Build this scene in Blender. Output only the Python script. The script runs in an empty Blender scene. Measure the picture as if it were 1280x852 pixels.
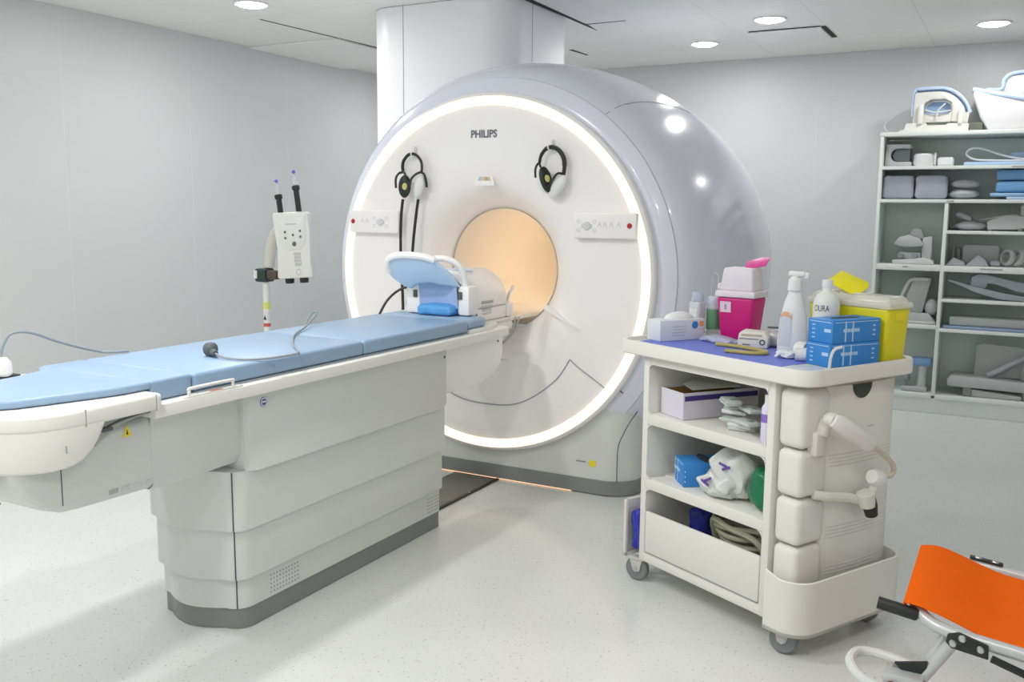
import bpy, bmesh, math, random
from mathutils import Matrix, Vector
random.seed(7)
PI = math.pi
SC = bpy.context.scene
COL = SC.collection
R = math.radians

# ------------------------------------------------------------------ materials
MATS = {}
def P(name, col, rough=0.5, metal=0.0, var=0.03, scale=14.0, bump=0.0, bscale=60.0, alpha=1.0, emit=None, estr=0.0, trans=0.0, ior=1.45, coat=0.0, spec=0.5):
    if name in MATS: return MATS[name]
    m = bpy.data.materials.new(name); m.use_nodes = True
    nt = m.node_tree; b = nt.nodes['Principled BSDF']
    tc = nt.nodes.new('ShaderNodeTexCoord')
    nz = nt.nodes.new('ShaderNodeTexNoise'); nz.inputs['Scale'].default_value = scale; nz.inputs['Detail'].default_value = 3
    nt.links.new(tc.outputs['Object'], nz.inputs['Vector'])
    mx = nt.nodes.new('ShaderNodeMix'); mx.data_type = 'RGBA'
    mx.inputs['A'].default_value = tuple(max(0, c*(1-var)) for c in col)+(1,)
    mx.inputs['B'].default_value = tuple(min(1, c*(1+var)) for c in col)+(1,)
    nt.links.new(nz.outputs['Fac'], mx.inputs['Factor'])
    nt.links.new(mx.outputs['Result'], b.inputs['Base Color'])
    b.inputs['Roughness'].default_value = rough; b.inputs['Metallic'].default_value = metal
    b.inputs['Alpha'].default_value = alpha; b.inputs['IOR'].default_value = ior
    b.inputs['Transmission Weight'].default_value = trans; b.inputs['Coat Weight'].default_value = coat
    b.inputs['Specular IOR Level'].default_value = spec
    if emit:
        b.inputs['Emission Color'].default_value = tuple(emit)+(1,); b.inputs['Emission Strength'].default_value = estr
    if bump > 0:
        n2 = nt.nodes.new('ShaderNodeTexNoise'); n2.inputs['Scale'].default_value = bscale; n2.inputs['Detail'].default_value = 4
        nt.links.new(tc.outputs['Object'], n2.inputs['Vector'])
        bp = nt.nodes.new('ShaderNodeBump'); bp.inputs['Strength'].default_value = bump; bp.inputs['Distance'].default_value = 0.01
        nt.links.new(n2.outputs['Fac'], bp.inputs['Height']); nt.links.new(bp.outputs['Normal'], b.inputs['Normal'])
    MATS[name] = m
    return m

def line_panel(name, col, rough, axis, period, offset, width, linecol, var=0.025):
    """painted wall panels: thin joints every `period` metres along one object axis"""
    m = P(name, col, rough, var=var, scale=1.3, bump=0.03, bscale=220)
    nt = m.node_tree; b = nt.nodes['Principled BSDF']
    src = b.inputs['Base Color'].links[0].from_socket
    tc = nt.nodes.new('ShaderNodeTexCoord'); sep = nt.nodes.new('ShaderNodeSeparateXYZ')
    nt.links.new(tc.outputs['Object'], sep.inputs[0])
    out = None
    for ax, per, off in zip(axis, period, offset):
        a = nt.nodes.new('ShaderNodeMath'); a.operation = 'ADD'; a.inputs[1].default_value = -off + per*50 + per/2
        nt.links.new(sep.outputs[ax], a.inputs[0])
        mo = nt.nodes.new('ShaderNodeMath'); mo.operation = 'MODULO'; mo.inputs[1].default_value = per
        nt.links.new(a.outputs[0], mo.inputs[0])
        s = nt.nodes.new('ShaderNodeMath'); s.operation = 'SUBTRACT'; s.inputs[1].default_value = per/2
        nt.links.new(mo.outputs[0], s.inputs[0])
        ab = nt.nodes.new('ShaderNodeMath'); ab.operation = 'ABSOLUTE'; nt.links.new(s.outputs[0], ab.inputs[0])
        lt = nt.nodes.new('ShaderNodeMath'); lt.operation = 'LESS_THAN'; lt.inputs[1].default_value = width/2
        nt.links.new(ab.outputs[0], lt.inputs[0])
        if out is None: out = lt.outputs[0]
        else:
            mxx = nt.nodes.new('ShaderNodeMath'); mxx.operation = 'MAXIMUM'
            nt.links.new(out, mxx.inputs[0]); nt.links.new(lt.outputs[0], mxx.inputs[1]); out = mxx.outputs[0]
    mx = nt.nodes.new('ShaderNodeMix'); mx.data_type = 'RGBA'
    nt.links.new(out, mx.inputs['Factor']); nt.links.new(src, mx.inputs['A']); mx.inputs['B'].default_value = tuple(linecol)+(1,)
    nt.links.new(mx.outputs['Result'], b.inputs['Base Color'])
    return m

def floor_mat():
    m = P('vinyl_floor', (0.675, 0.69, 0.67), 0.22, var=0.04, scale=2.2, spec=0.5)
    nt = m.node_tree; b = nt.nodes['Principled BSDF']
    src = b.inputs['Base Color'].links[0].from_socket
    tc = nt.nodes.new('ShaderNodeTexCoord')
    prev = src
    for sc, thr, col, seed in ((55, 0.15, (0.42, 0.44, 0.41), 0), (38, 0.11, (0.33, 0.34, 0.30), 3.3), (70, 0.16, (0.70, 0.73, 0.70), 7.7), (24, 0.06, (0.30, 0.31, 0.29), 5.1)):
        v = nt.nodes.new('ShaderNodeTexVoronoi'); v.inputs['Scale'].default_value = sc
        mp = nt.nodes.new('ShaderNodeMapping'); mp.inputs['Location'].default_value = (seed, seed*1.7, 0)
        wn = nt.nodes.new('ShaderNodeTexNoise'); wn.inputs['Scale'].default_value = sc*1.5
        ad = nt.nodes.new('ShaderNodeMix'); ad.data_type = 'VECTOR'; ad.inputs['Factor'].default_value = 0.02
        nt.links.new(tc.outputs['Object'], mp.inputs['Vector']); nt.links.new(mp.outputs['Vector'], wn.inputs['Vector'])
        nt.links.new(mp.outputs['Vector'], ad.inputs['A']); nt.links.new(wn.outputs['Color'], ad.inputs['B'])
        nt.links.new(ad.outputs['Result'], v.inputs['Vector'])
        lt = nt.nodes.new('ShaderNodeMath'); lt.operation = 'LESS_THAN'; lt.inputs[1].default_value = thr
        nt.links.new(v.outputs['Distance'], lt.inputs[0])
        fc = nt.nodes.new('ShaderNodeMath'); fc.operation = 'MULTIPLY'; fc.inputs[1].default_value = 0.75
        nt.links.new(lt.outputs[0], fc.inputs[0])
        mx = nt.nodes.new('ShaderNodeMix'); mx.data_type = 'RGBA'
        nt.links.new(fc.outputs[0], mx.inputs['Factor']); nt.links.new(prev, mx.inputs['A']); mx.inputs['B'].default_value = col+(1,)
        prev = mx.outputs['Result']
    nt.links.new(prev, b.inputs['Base Color'])
    return m

# ------------------------------------------------------------------ mesh helpers
XZ = Matrix(((1, 0, 0, 0), (0, 0, -1, 0), (0, 1, 0, 0), (0, 0, 0, 1)))   # drawing plane facing -Y
YZ = Matrix(((0, 0, 1, 0), (1, 0, 0, 0), (0, 1, 0, 0), (0, 0, 0, 1)))    # drawing plane facing +X
def T(x, y, z): return Matrix.Translation((x, y, z))
def RX(a): return Matrix.Rotation(R(a), 4, 'X')
def RY(a): return Matrix.Rotation(R(a), 4, 'Y')
def RZ(a): return Matrix.Rotation(R(a), 4, 'Z')

class B:
    def __init__(s): s.bm = bmesh.new()
    def merge(s, t, mi=0, M=None):
        if M is not None: bmesh.ops.transform(t, matrix=M, verts=t.verts)
        if mi is not None:
            for f in t.faces: f.material_index = mi
        me = bpy.data.meshes.new('tmp'); t.to_mesh(me); t.free()
        s.bm.from_mesh(me); bpy.data.meshes.remove(me)
        return s
    def box(s, c, size, bev=0.0, M=None, mi=0, seg=2, vert_only=False):
        t = bmesh.new(); bmesh.ops.create_cube(t, size=1.0)
        bmesh.ops.scale(t, vec=size, verts=t.verts)
        if bev > 0:
            es = t.edges[:]
            if vert_only: es = [e for e in es if abs(e.verts[0].co.z-e.verts[1].co.z) > 1e-6]
            bmesh.ops.bevel(t, geom=es, offset=min(bev, min(size)*0.49), segments=seg, profile=0.5, affect='EDGES', clamp_overlap=True)
        m = T(*c)
        return s.merge(t, mi, (M @ m) if M is not None else m)
    def prism(s, pts, d0, d1, M=None, bev=0.0, mi=0, seg=2):
        t = bmesh.new()
        lo = [t.verts.new((x, y, d0)) for x, y in pts]; hi = [t.verts.new((x, y, d1)) for x, y in pts]
        n = len(pts)
        t.faces.new(hi); t.faces.new(lo[::-1])
        for i in range(n): t.faces.new((lo[i], lo[(i+1) % n], hi[(i+1) % n], hi[i]))
        bmesh.ops.recalc_face_normals(t, faces=t.faces)
        if bev > 0:
            es = [e for e in t.edges if (len(e.link_faces) == 2 and e.calc_face_angle(0) > 0.6)]
            bmesh.ops.bevel(t, geom=es, offset=bev, segments=seg, profile=0.5, affect='EDGES', clamp_overlap=True)
        return s.merge(t, mi, M)
    def tube(s, pts, r, n=10, smooth=True, M=None, mi=0, closed=False, sub=6, flat=1.0):
        pts = [Vector(p) for p in pts]
        if smooth and len(pts) > 2:
            q = []; N = len(pts)
            rng = range(N if closed else N-1)
            for i in rng:
                p0 = pts[(i-1) % N] if (closed or i > 0) else pts[0]*2-pts[1]
                p1 = pts[i]; p2 = pts[(i+1) % N]
                p3 = pts[(i+2) % N] if (closed or i+2 < N) else pts[-1]*2-pts[-2]
                for k in range(sub):
                    u = k/sub
                    q.append(0.5*((2*p1)+(p2-p0)*u+(2*p0-5*p1+4*p2-p3)*u*u+(3*p1-p0-3*p2+p3)*u**3))
            if not closed: q.append(pts[-1])
            pts = q
        t = bmesh.new(); N = len(pts); rings = []
        nrm = None
        for i in range(N):
            a = pts[(i-1) % N] if (closed or i > 0) else pts[i]
            b = pts[(i+1) % N] if (closed or i < N-1) else pts[i]
            d = (b-a).normalized()
            if nrm is None:
                nrm = d.orthogonal().normalized() if abs(d.z) > 0.95 else Vector((0, 0, 1)).cross(d).normalized()
            nrm = (nrm-d*nrm.dot(d)).normalized(); bi = d.cross(nrm)
            rr = r[i*(len(r)-1)//max(1, N-1)] if isinstance(r, (list, tuple)) else r
            rings.append([t.verts.new(pts[i]+(nrm*math.cos(2*PI*k/n)+bi*math.sin(2*PI*k/n)*flat)*rr) for k in range(n)])
        for i in range(N if closed else N-1):
            A, C_ = rings[i], rings[(i+1) % N]
            for k in range(n): t.faces.new((A[k], A[(k+1) % n], C_[(k+1) % n], C_[k]))
        if not closed:
            t.faces.new(rings[0][::-1]); t.faces.new(rings[-1])
        bmesh.ops.recalc_face_normals(t, faces=t.faces)
        return s.merge(t, mi, M)
    def lathe(s, prof, n=32, M=None, mi=0, a0=0.0, a1=2*PI, mis=None, sx=1.0, sy=1.0):
        """profile of (radius, height) turned about Z"""
        full = abs((a1-a0)-2*PI) < 1e-6
        t = bmesh.new(); cols = []
        na = n if full else n+1
        for k in range(na):
            a = a0+(a1-a0)*k/n
            cols.append([t.verts.new((r_*math.cos(a)*sx, r_*math.sin(a)*sy, h)) for r_, h in prof])
        for k in range(n):
            A, C_ = cols[k], cols[(k+1) % na]
            for i in range(len(prof)-1):
                f = t.faces.new((A[i], C_[i], C_[i+1], A[i+1]))
                f.material_index = mis[i] if mis else mi
        bmesh.ops.remove_doubles(t, verts=t.verts, dist=1e-6)
        bmesh.ops.recalc_face_normals(t, faces=t.faces)
        return s.merge(t, None, M)
    def ball(s, c, rad, M=None, mi=0, u=16, v=10):
        t = bmesh.new(); bmesh.ops.create_uvsphere(t, u_segments=u, v_segments=v, radius=1.0)
        if not isinstance(rad, (tuple, list)): rad = (rad,)*3
        m = T(*c) @ Matrix.Diagonal((rad[0], rad[1], rad[2], 1))
        return s.merge(t, mi, (M @ m) if M is not None else m)
    def grid(s, fn, nu, nv, mi=0, M=None, closed_u=False):
        t = bmesh.new()
        V = [[t.verts.new(fn(i/nu, j/nv)) for j in range(nv+1)] for i in range(nu if closed_u else nu+1)]
        for i in range(nu):
            for j in range(nv):
                A, C_ = V[i], V[(i+1) % len(V)]
                t.faces.new((A[j], C_[j], C_[j+1], A[j+1]))
        bmesh.ops.recalc_face_normals(t, faces=t.faces)
        return s.merge(t, mi, M)
    def pad(s, c, size, bev, M=None, mi=0, seg=4, puff=0.0, lump=0.0, seed=0):
        """soft cushion: bevelled box with a crowned top"""
        t = bmesh.new(); bmesh.ops.create_cube(t, size=1.0)
        bmesh.ops.scale(t, vec=size, verts=t.verts)
        bmesh.ops.bevel(t, geom=t.edges[:], offset=bev, segments=seg, profile=0.5, affect='EDGES', clamp_overlap=True)
        if puff or lump:
            bmesh.ops.subdivide_edges(t, edges=t.edges[:], cuts=3, use_grid_fill=True)
            rd = random.Random(seed); ph = [rd.uniform(0, 6.28) for _ in range(6)]
            for v in t.verts:
                x, y, z = v.co.x/size[0]*2, v.co.y/size[1]*2, v.co.z/size[2]*2
                k = max(0, 1-x*x)*max(0, 1-y*y)
                if z > 0: v.co.z += puff*k
                if lump:
                    v.co += Vector((math.sin(5*y+ph[0])*math.cos(4*z+ph[1]), math.sin(5*x+ph[2])*math.cos(3*z+ph[3]), (math.sin(6*x+ph[4])*math.sin(5*y+ph[5])) if z > -0.8 else 0))*lump
        m = T(*c)
        return s.merge(t, mi, (M @ m) if M is not None else m)

def obj(name, b, mats, parent=None, loc=None, rotz=0.0, angle=35):
    me = bpy.data.meshes.new(name); bm = b.bm if isinstance(b, B) else b
    bm.to_mesh(me); bm.free()
    for p in me.polygons: p.use_smooth = True
    me.set_sharp_from_angle(angle=R(angle))
    for m in (mats if isinstance(mats, (list, tuple)) else [mats]): me.materials.append(m)
    o = bpy.data.objects.new(name, me); COL.objects.link(o)
    if parent: o.parent = parent
    if loc: o.location = loc
    if rotz: o.rotation_euler = (0, 0, rotz)
    return o
def tag(o, label, cat, group=None):
    o['label'] = label; o['category'] = cat
    if group: o['group'] = group
    return o
def thing(name, label, cat, loc=(0, 0, 0), rotz=0.0, group=None):
    o = bpy.data.objects.new(name, None); COL.objects.link(o)
    o.empty_display_size = 0.05; o.location = loc; o.rotation_euler = (0, 0, rotz)
    return tag(o, label, cat, group)
def struct(name, b, m):
    o = obj(name, b, m); o['kind'] = 'structure'; return o
def lettering(name, body, size, M, mat, parent, bold=0.0, width=1.0, align='CENTER'):
    cu = bpy.data.curves.new('lettering', 'FONT'); cu.body = body; cu.size = size; cu.offset = bold
    cu.align_x = align; cu.align_y = 'CENTER'; cu.extrude = 0.0006; cu.resolution_u = 3
    o = bpy.data.objects.new('lettering_source', cu); COL.objects.link(o)
    bpy.context.view_layer.update()
    me = bpy.data.meshes.new_from_object(o.evaluated_get(bpy.context.evaluated_depsgraph_get()))
    bpy.data.objects.remove(o); bpy.data.curves.remove(cu)
    me.name = name
    me.transform(M @ Matrix.Diagonal((width, 1, 1, 1))); me.materials.clear(); me.materials.append(mat)
    q = bpy.data.objects.new(name, me); COL.objects.link(q)
    if parent: q.parent = parent
    return q
def copy_tree(o, parent=None):
    c = o.copy(); COL.objects.link(c)
    if parent: c.parent = parent
    for ch in [k for k in SC.objects if k.parent == o]: copy_tree(ch, c)
    return c
def rrect(x0, x1, y0, y1, r, n=5):
    pts = []
    for cx, cy, a in ((x1-r, y0+r, -90), (x1-r, y1-r, 0), (x0+r, y1-r, 90), (x0+r, y0+r, 180)):
        for k in range(n+1):
            t = R(a+90*k/n); pts.append((cx+r*math.cos(t), cy+r*math.sin(t)))
    return pts
def arc(cx, cy, r, a0, a1, n):
    return [(cx+r*math.cos(R(a0+(a1-a0)*k/n)), cy+r*math.sin(R(a0+(a1-a0)*k/n))) for k in range(n+1)]
def sm(x): x = max(0.0, min(1.0, x)); return x*x*(3-2*x)

# shared materials
FACE = P('front_cover_white', (0.91, 0.89, 0.885), 0.34, var=0.012, scale=5)
WHITE = P('white_shell', (0.72, 0.72, 0.73), 0.32, var=0.015, scale=5)
GLOSS = P('pearl_white_housing', (0.755, 0.775, 0.88), 0.2, var=0.015, scale=3, coat=0.35)
OFFW = P('warm_white_plastic', (0.82, 0.81, 0.77), 0.38, var=0.02, scale=8)
TABLEG = P('table_grey_cover', (0.675, 0.69, 0.67), 0.42, var=0.015, scale=6)
DARK = P('dark_joint', (0.10, 0.10, 0.11), 0.6)
SEAM = P('grey_joint', (0.36, 0.38, 0.42), 0.6)
PLINTH = P('grey_plinth', (0.235, 0.245, 0.24), 0.42, var=0.05)
BLACK = P('black_plastic', (0.022, 0.024, 0.024), 0.42, var=0.1)
CHAR = P('charcoal_rubber', (0.10, 0.115, 0.125), 0.55, var=0.08)
GREYC = P('grey_cable', (0.28, 0.31, 0.34), 0.5)
BLUEPAD = P('light_blue_vinyl', (0.285, 0.41, 0.57), 0.40, var=0.04, scale=4, bump=0.03, bscale=30)
BLUEDK = P('blue_cushion', (0.10, 0.36, 0.74), 0.5, var=0.12, scale=14)
SHELFG = P('shelf_laminate', (0.74, 0.78, 0.75), 0.45, var=0.02)
STEEL = P('brushed_aluminium', (0.55, 0.57, 0.58), 0.32, metal=0.8, var=0.05)
RED = P('red_button', (0.45, 0.02, 0.03), 0.35)
YEL = P('yellow_sign', (0.85, 0.70, 0.05), 0.5)

# ------------------------------------------------------------------ the room
XL, XR, YF, YB, H = -3.0, 4.6, -6.6, 3.68, 2.82
WALLC = (0.625, 0.64, 0.645)
wl = line_panel('wall_panels_side', WALLC, 0.42, (1,), (1.075,), (0.70,), 0.006, (0.66, 0.69, 0.70))
wb = line_panel('wall_panels_back', WALLC, 0.42, (0,), (1.05,), (1.04,), 0.006, (0.65, 0.68, 0.68))
cm = line_panel('ceiling_tiles', (0.86, 0.87, 0.84), 0.6, (0, 1), (0.61, 1.215), (0.69, 1.69), 0.005, (0.72, 0.73, 0.71))
struct('floor', B().box(((XL+XR)/2, (YF+YB)/2, -0.05), (XR-XL+0.2, YB-YF+0.2, 0.1)), floor_mat())
struct('ceiling', B().box(((XL+XR)/2, (YF+YB)/2, H+0.05), (XR-XL+0.2, YB-YF+0.2, 0.1)), cm)
struct('wall_left', B().box((XL-0.05, (YF+YB)/2, H/2), (0.1, YB-YF+0.2, H-0.002)), wl)
struct('wall_right', B().box((XR+0.05, (YF+YB)/2, H/2), (0.1, YB-YF+0.2, H-0.002)), wl)
struct('wall_back', B().box(((XL+XR)/2, YB+0.05, H/2), (XR-XL, 0.1, H-0.002)), wb)
struct('wall_front', B().box(((XL+XR)/2, YF-0.05, H/2), (XR-XL, 0.1, H-0.002)), wb)
# dark gaps between ceiling tiles, a sagging tile, a slightly open hatch
GAP = P('ceiling_gap', (0.05, 0.055, 0.05), 0.9)
def strip(pts, w, z=H-0.002):
    return B().prism(pts, z, z+0.0018)
struct('trim_1', strip([(-2.135, 0.55), (-2.12, 0.55), (-2.072, 1.9), (-2.095, 1.9)], 0), GAP)
struct('trim_2', strip([(-0.20, 0.3), (-0.15, 0.3), (-0.175, 1.75), (-0.20, 1.95)], 0), GAP)
struct('trim_3', strip([(-0.20, 1.69), (0.12, 1.69), (0.12, 1.70), (-0.20, 1.705)], 0), GAP)
struct('trim_4', strip([(-0.735, 2.60), (-0.70, 2.60), (-0.69, 2.9), (-0.71, 2.9)], 0), GAP)
TILE = P('white_ceiling_tile', (0.88, 0.89, 0.87), 0.6)
ht = B().box((1.02, 2.68, H-0.012), (0.50, 0.45, 0.016), 0.002, mi=0)
ht.box((1.015, 2.452, H-0.004), (0.50, 0.012, 0.006), mi=1); ht.box((1.283, 2.69, H-0.004), (0.035, 0.45, 0.006), mi=1)
struct('trim_5', ht, [TILE, GAP])
st = B().prism([(-3.0, 1.35), (-2.1, 1.35), (-2.1, 2.55), (-3.0, 2.55)], 0, 0.012)
for v in st.bm.verts:
    k = max(0, (v.co.x+2.1)/-0.9)
    v.co.z = H-0.014-0.065*k*math.sin(min(1, max(0, (v.co.y-1.35)/0.65))*PI/2)*(1 if v.co.y < 2 else 0.15) + (v.co.z)
struct('trim_6', st, TILE)

# ------------------------------------------------------------------ ceiling lamps
LAMPC = P('lamp_diffuser', (0.9, 0.9, 0.9), 0.5, emit=(1.0, 0.99, 0.99), estr=24.0)
LRIM = P('lamp_rim', (0.80, 0.81, 0.82), 0.35)
def downlight(x, y, label, power=15):
    t = thing('ceiling_downlight', label, 'ceiling light', (x, y, H), 0, 'round recessed downlights')
    obj('rim', B().lathe([(0.094, -0.001), (0.112, -0.001), (0.112, -0.007), (0.104, -0.011), (0.094, -0.009), (0.094, -0.001)], 36), LRIM, t)
    obj('diffuser', B().lathe([(0.0, -0.026), (0.05, -0.023), (0.080, -0.016), (0.094, -0.005)], 36), LAMPC, t)
    li = bpy.data.lights.new('downlight_lamp', 'AREA'); li.shape = 'DISK'; li.size = 0.18; li.energy = power*1.0; li.color = (1.0, 0.978, 0.965)
    lo = bpy.data.objects.new('downlight_lamp', li); COL.objects.link(lo); lo.location = (x, y, H-0.030)
LAMPS = [(-1.82, 0.15, 'round ceiling downlight nearest the plain side wall, cut by the top edge'),
         (0.34, 2.78, 'round ceiling downlight above the scanner housing, nearest the scanner'),
         (1.01, 2.06, 'round ceiling downlight just in front of the loose ceiling hatch'),
         (2.335, 2.85, 'round ceiling downlight above the storage shelves')]
for (x, y, l), pw in zip(LAMPS, (15, 10, 9, 7)): downlight(x, y, l, pw)
for x, y, pw in ((-0.1, -2.3, 25), (-1.85, -2.6, 20), (0.8, -3.5, 25), (-2.05, 2.75, 9), (2.7, -3.2, 10), (-0.9, -5.2, 24), (1.7, -5.4, 20), (3.6, -0.8, 5)):  # unseen lamps: one added for the dark corner, others placed for fill light
    downlight(x, y, 'unseen downlight added behind the scanner shroud to brighten the wall corner' if y > 1 else 'unseen downlight added for fill further forward over the room', pw)
# ------------------------------------------------------------------ MRI scanner
ZC, ZB, RB = 1.17, 1.20, 0.345
mri = thing('mri_scanner', 'large white ring-fronted magnetic resonance scanner with glowing rim and lit bore', 'scanner', (0, 0, 0))
LY = Matrix(((1, 0, 0, 0), (0, 0, 1, 0), (0, 1, 0, ZC), (0, 0, 0, 1)))      # lathe axis -> world Y about the bore axis
prof = [(0.93, 0.075), (0.985, 0.055), (1.03, 0.062), (1.080, 0.097), (1.081, 0.101), (1.078, 0.103), (1.082, 0.106), (1.12, 0.15), (1.155, 0.22), (1.185, 0.34), (1.207, 0.46), (1.222, 0.60), (1.232, 0.76),
        (1.236, 0.92), (1.234, 1.08), (1.226, 1.24), (1.212, 1.42), (1.192, 1.60), (1.158, 1.80), (1.10, 2.0), (1.02, 2.14), (0.90, 2.22), (0.5, 2.24)]
hb = B().lathe(prof, 128, M=LY, mis=[0]*4+[1, 1]+[0]*(len(prof)-7))
bmesh.ops.bisect_plane(hb.bm, geom=hb.bm.verts[:]+hb.bm.edges[:]+hb.bm.faces[:], plane_co=(0, 0, 0.02), plane_no=(0, 0, 1), clear_inner=True)
def shell_pt(ang, y, lift=0.0):
    for (r0, y0), (r1, y1) in zip(prof, prof[1:]):
        if y0 <= y <= y1: r_ = r0+(r1-r0)*(y-y0)/max(1e-6, y1-y0); break
    return (math.cos(R(ang))*(r_+lift), y, ZC+math.sin(R(ang))*(r_+lift))
for a in (52.5, 127.5):
    hb.tube([shell_pt(a-0.006*k*k, 0.11+0.07*k, -0.0006) for k in range(16)], 0.0032, 6, mi=1)
obj('housing', hb, [GLOSS, SEAM], mri, angle=40)

# ring-front cover: dished towards the bore with a vertical docking channel below it
def face_y(x, z):
    rho = max(0.0, math.hypot(x, z-ZB)-RB)
    y = 0.22*math.exp(-(rho/0.085)**1.15)
    if z < ZB:
        ch = sm((0.40-abs(x))/0.13)*sm((ZB-z)/0.15)*(0.035*sm((z-0.30)/0.15)+0.055*sm((z-0.70)/0.16))
        y = y+ch*(1-y/0.22)
    return y
RO = 0.925
def facept(u, v):
    a = 2*PI*u
    t = v**0.8
    x0, z0 = RO*math.cos(a), ZC+RO*math.sin(a); x1, z1 = RB*math.cos(a), ZB+RB*math.sin(a)
    x, z = x0+(x1-x0)*t, z0+(z1-z0)*t
    return (x, face_y(x, z), z)
fb = B().grid(facept, 220, 64, closed_u=True)
fb.lathe([(RO, 0.0), (RO, 0.05)], 128, M=LY)
fb.lathe([(0.974, 0.02), (0.974, -0.004), (0.990, 0.004), (0.994, 0.02), (0.986, 0.075)], 128, M=LY)
def dense(pts, n=8):
    out = []
    for i in range(len(pts)-1):
        p = [pts[max(0, i-1)], pts[i], pts[i+1], pts[min(len(pts)-1, i+2)]]
        for k in range(n):
            u = k/n
            out.append(tuple(0.5*(2*p[1][c]+(p[2][c]-p[0][c])*u+(2*p[0][c]-5*p[1][c]+4*p[2][c]-p[3][c])*u*u+(3*p[1][c]-p[0][c]-3*p[2][c]+p[3][c])*u**3) for c in (0, 1)))
    return out+[pts[-1]]
def on_face(pts, lift=0.002): return [(x, face_y(x, z)-lift, z) for x, z in dense(pts)]
seam_arc = [(-0.537, 0.748), (-0.448, 0.625), (-0.33, 0.53), (-0.205, 0.462), (-0.06, 0.438), (0.15, 0.447), (0.302, 0.512), (0.448, 0.622), (0.53, 0.742)]
fb.tube(on_face(seam_arc), 0.0036, 6, mi=1)
fb.tube(on_face([(0.53, 0.742), (0.60, 0.69), (0.66, 0.655), (0.745, 0.60)]), 0.0036, 6, mi=1)
fb.tube(on_face([(-0.53, 0.742), (-0.60, 0.69), (-0.66, 0.655), (-0.745, 0.60)]), 0.0036, 6, mi=1)
obj('front_cover', fb, [FACE, SEAM], mri, angle=50)
# shallow ledge that tapers away from the bore on each side
for s in (1, -1):
    lb = B().prism([(s*0.375, 1.025), (s*0.37, 1.005), (s*0.585, 0.897), (s*0.587, 0.903)], -0.03, 0.004, M=T(0, 0.0, 0) @ XZ)
    obj('bore_ledge', lb, FACE, mri)
RINGM = P('ring_light', (0.12, 0.10, 0.08), 0.6, spec=0.1, emit=(1.0, 0.79, 0.58), estr=1.75)
obj('light_ring', B().lathe([(RO, 0.004), (0.928, -0.008), (0.938, -0.014), (0.950, -0.016), (0.962, -0.014), (0.971, -0.008), (0.974, 0.004)], 160, M=LY), RINGM, mri)
# bore tube
BORE = P('bore_liner', (0.80, 0.78, 0.74), 0.42, var=0.02)
bo = B().lathe([(RB+0.003, 0.205-0.0), (RB, 0.222), (RB, 1.95), (0.0, 1.95)], 96, M=T(0, 0, ZB-ZC) @ LY)
obj('bore_liner', bo, BORE, mri)
obj('bore_trim', B().lathe([(RB-0.002, 0.216), (RB-0.0045, 0.219), (RB-0.002, 0.223)], 96, M=T(0, 0, ZB-ZC) @ LY), SEAM, mri)
obj('bore_bridge', B().prism([(-0.16, 0.868), (0.16, 0.868), (0.15, 0.885), (-0.15, 0.885)], -1.9, -0.2, M=XZ), WHITE, mri)
BL = P('bore_lamp', (1, 0.85, 0.65), 0.5, emit=(1.0, 0.72, 0.46), estr=5.2)
for a in (14, 48):
    x, z = (RB-0.012)*math.cos(R(a)), ZB+(RB-0.012)*math.sin(R(a))
    obj('bore_light', B().box((0, 0, 0), (0.008, 1.2, 0.05), 0.003, M=T(x, 1.0, z) @ RY(-a)), BL, mri)
# pedestal block and plinth
ped = B().prism(rrect(-0.87, 0.87, 0.055, 2.0, 0.17, 10), 0.084, 0.70)
ped.tube([(0.795, 0.0525, 0.086), (0.795, 0.0525, 0.20), (0.80, 0.0525, 0.29), (0.822, 0.064, 0.355), (0.845, 0.092, 0.415), (0.868, 0.15, 0.47)], 0.003, 6, mi=1)
ped.tube([(0.765, 0.056, 0.615), (0.80, 0.0525, 0.59), (0.842, 0.085, 0.555), (0.862, 0.125, 0.53), (0.868, 0.19, 0.505)], 0.004, 6, mi=1)
obj('pedestal', ped, [TABLEG, DARK], mri)
obj('plinth', B().prism(rrect(-0.878, 0.878, 0.047, 2.02, 0.178, 10), 0.006, 0.084), PLINTH, mri)
GLOW = P('painted_glow', (1, 0.75, 0.5), 0.5, emit=(1.0, 0.55, 0.30), estr=0.9)
obj('painted_floor_glow', B().box((-0.12, 0.048, 0.0045), (1.30, 0.004, 0.004)), GLOW, mri)  # warm light spilled along the base, painted as a thin glowing strip
st_ = B().box((0.650, 0.0538, 0.172), (0.040, 0.002, 0.034)); obj('warning_sticker', st_, YEL, mri)
obj('type_label', B().box((0.582, 0.0538, 0.176), (0.055, 0.002, 0.008)), P('grey_print', (0.3, 0.3, 0.32), 0.6), mri)
# top shroud up to the ceiling
sh = B().prism(rrect(-1.285, -0.20, 0.62, 1.56, 0.20, 10), 1.62, H-0.004)
sh.box((-0.975, 0.6195, 2.45), (0.004, 0.002, 0.74), mi=1); sh.box((-0.1995, 0.925, 2.45), (0.002, 0.004, 0.74), mi=1)
obj('top_shroud', sh, [P('shroud_white', (0.90, 0.90, 0.93), 0.38, var=0.015, scale=3), SEAM], mri, angle=30)
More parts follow.
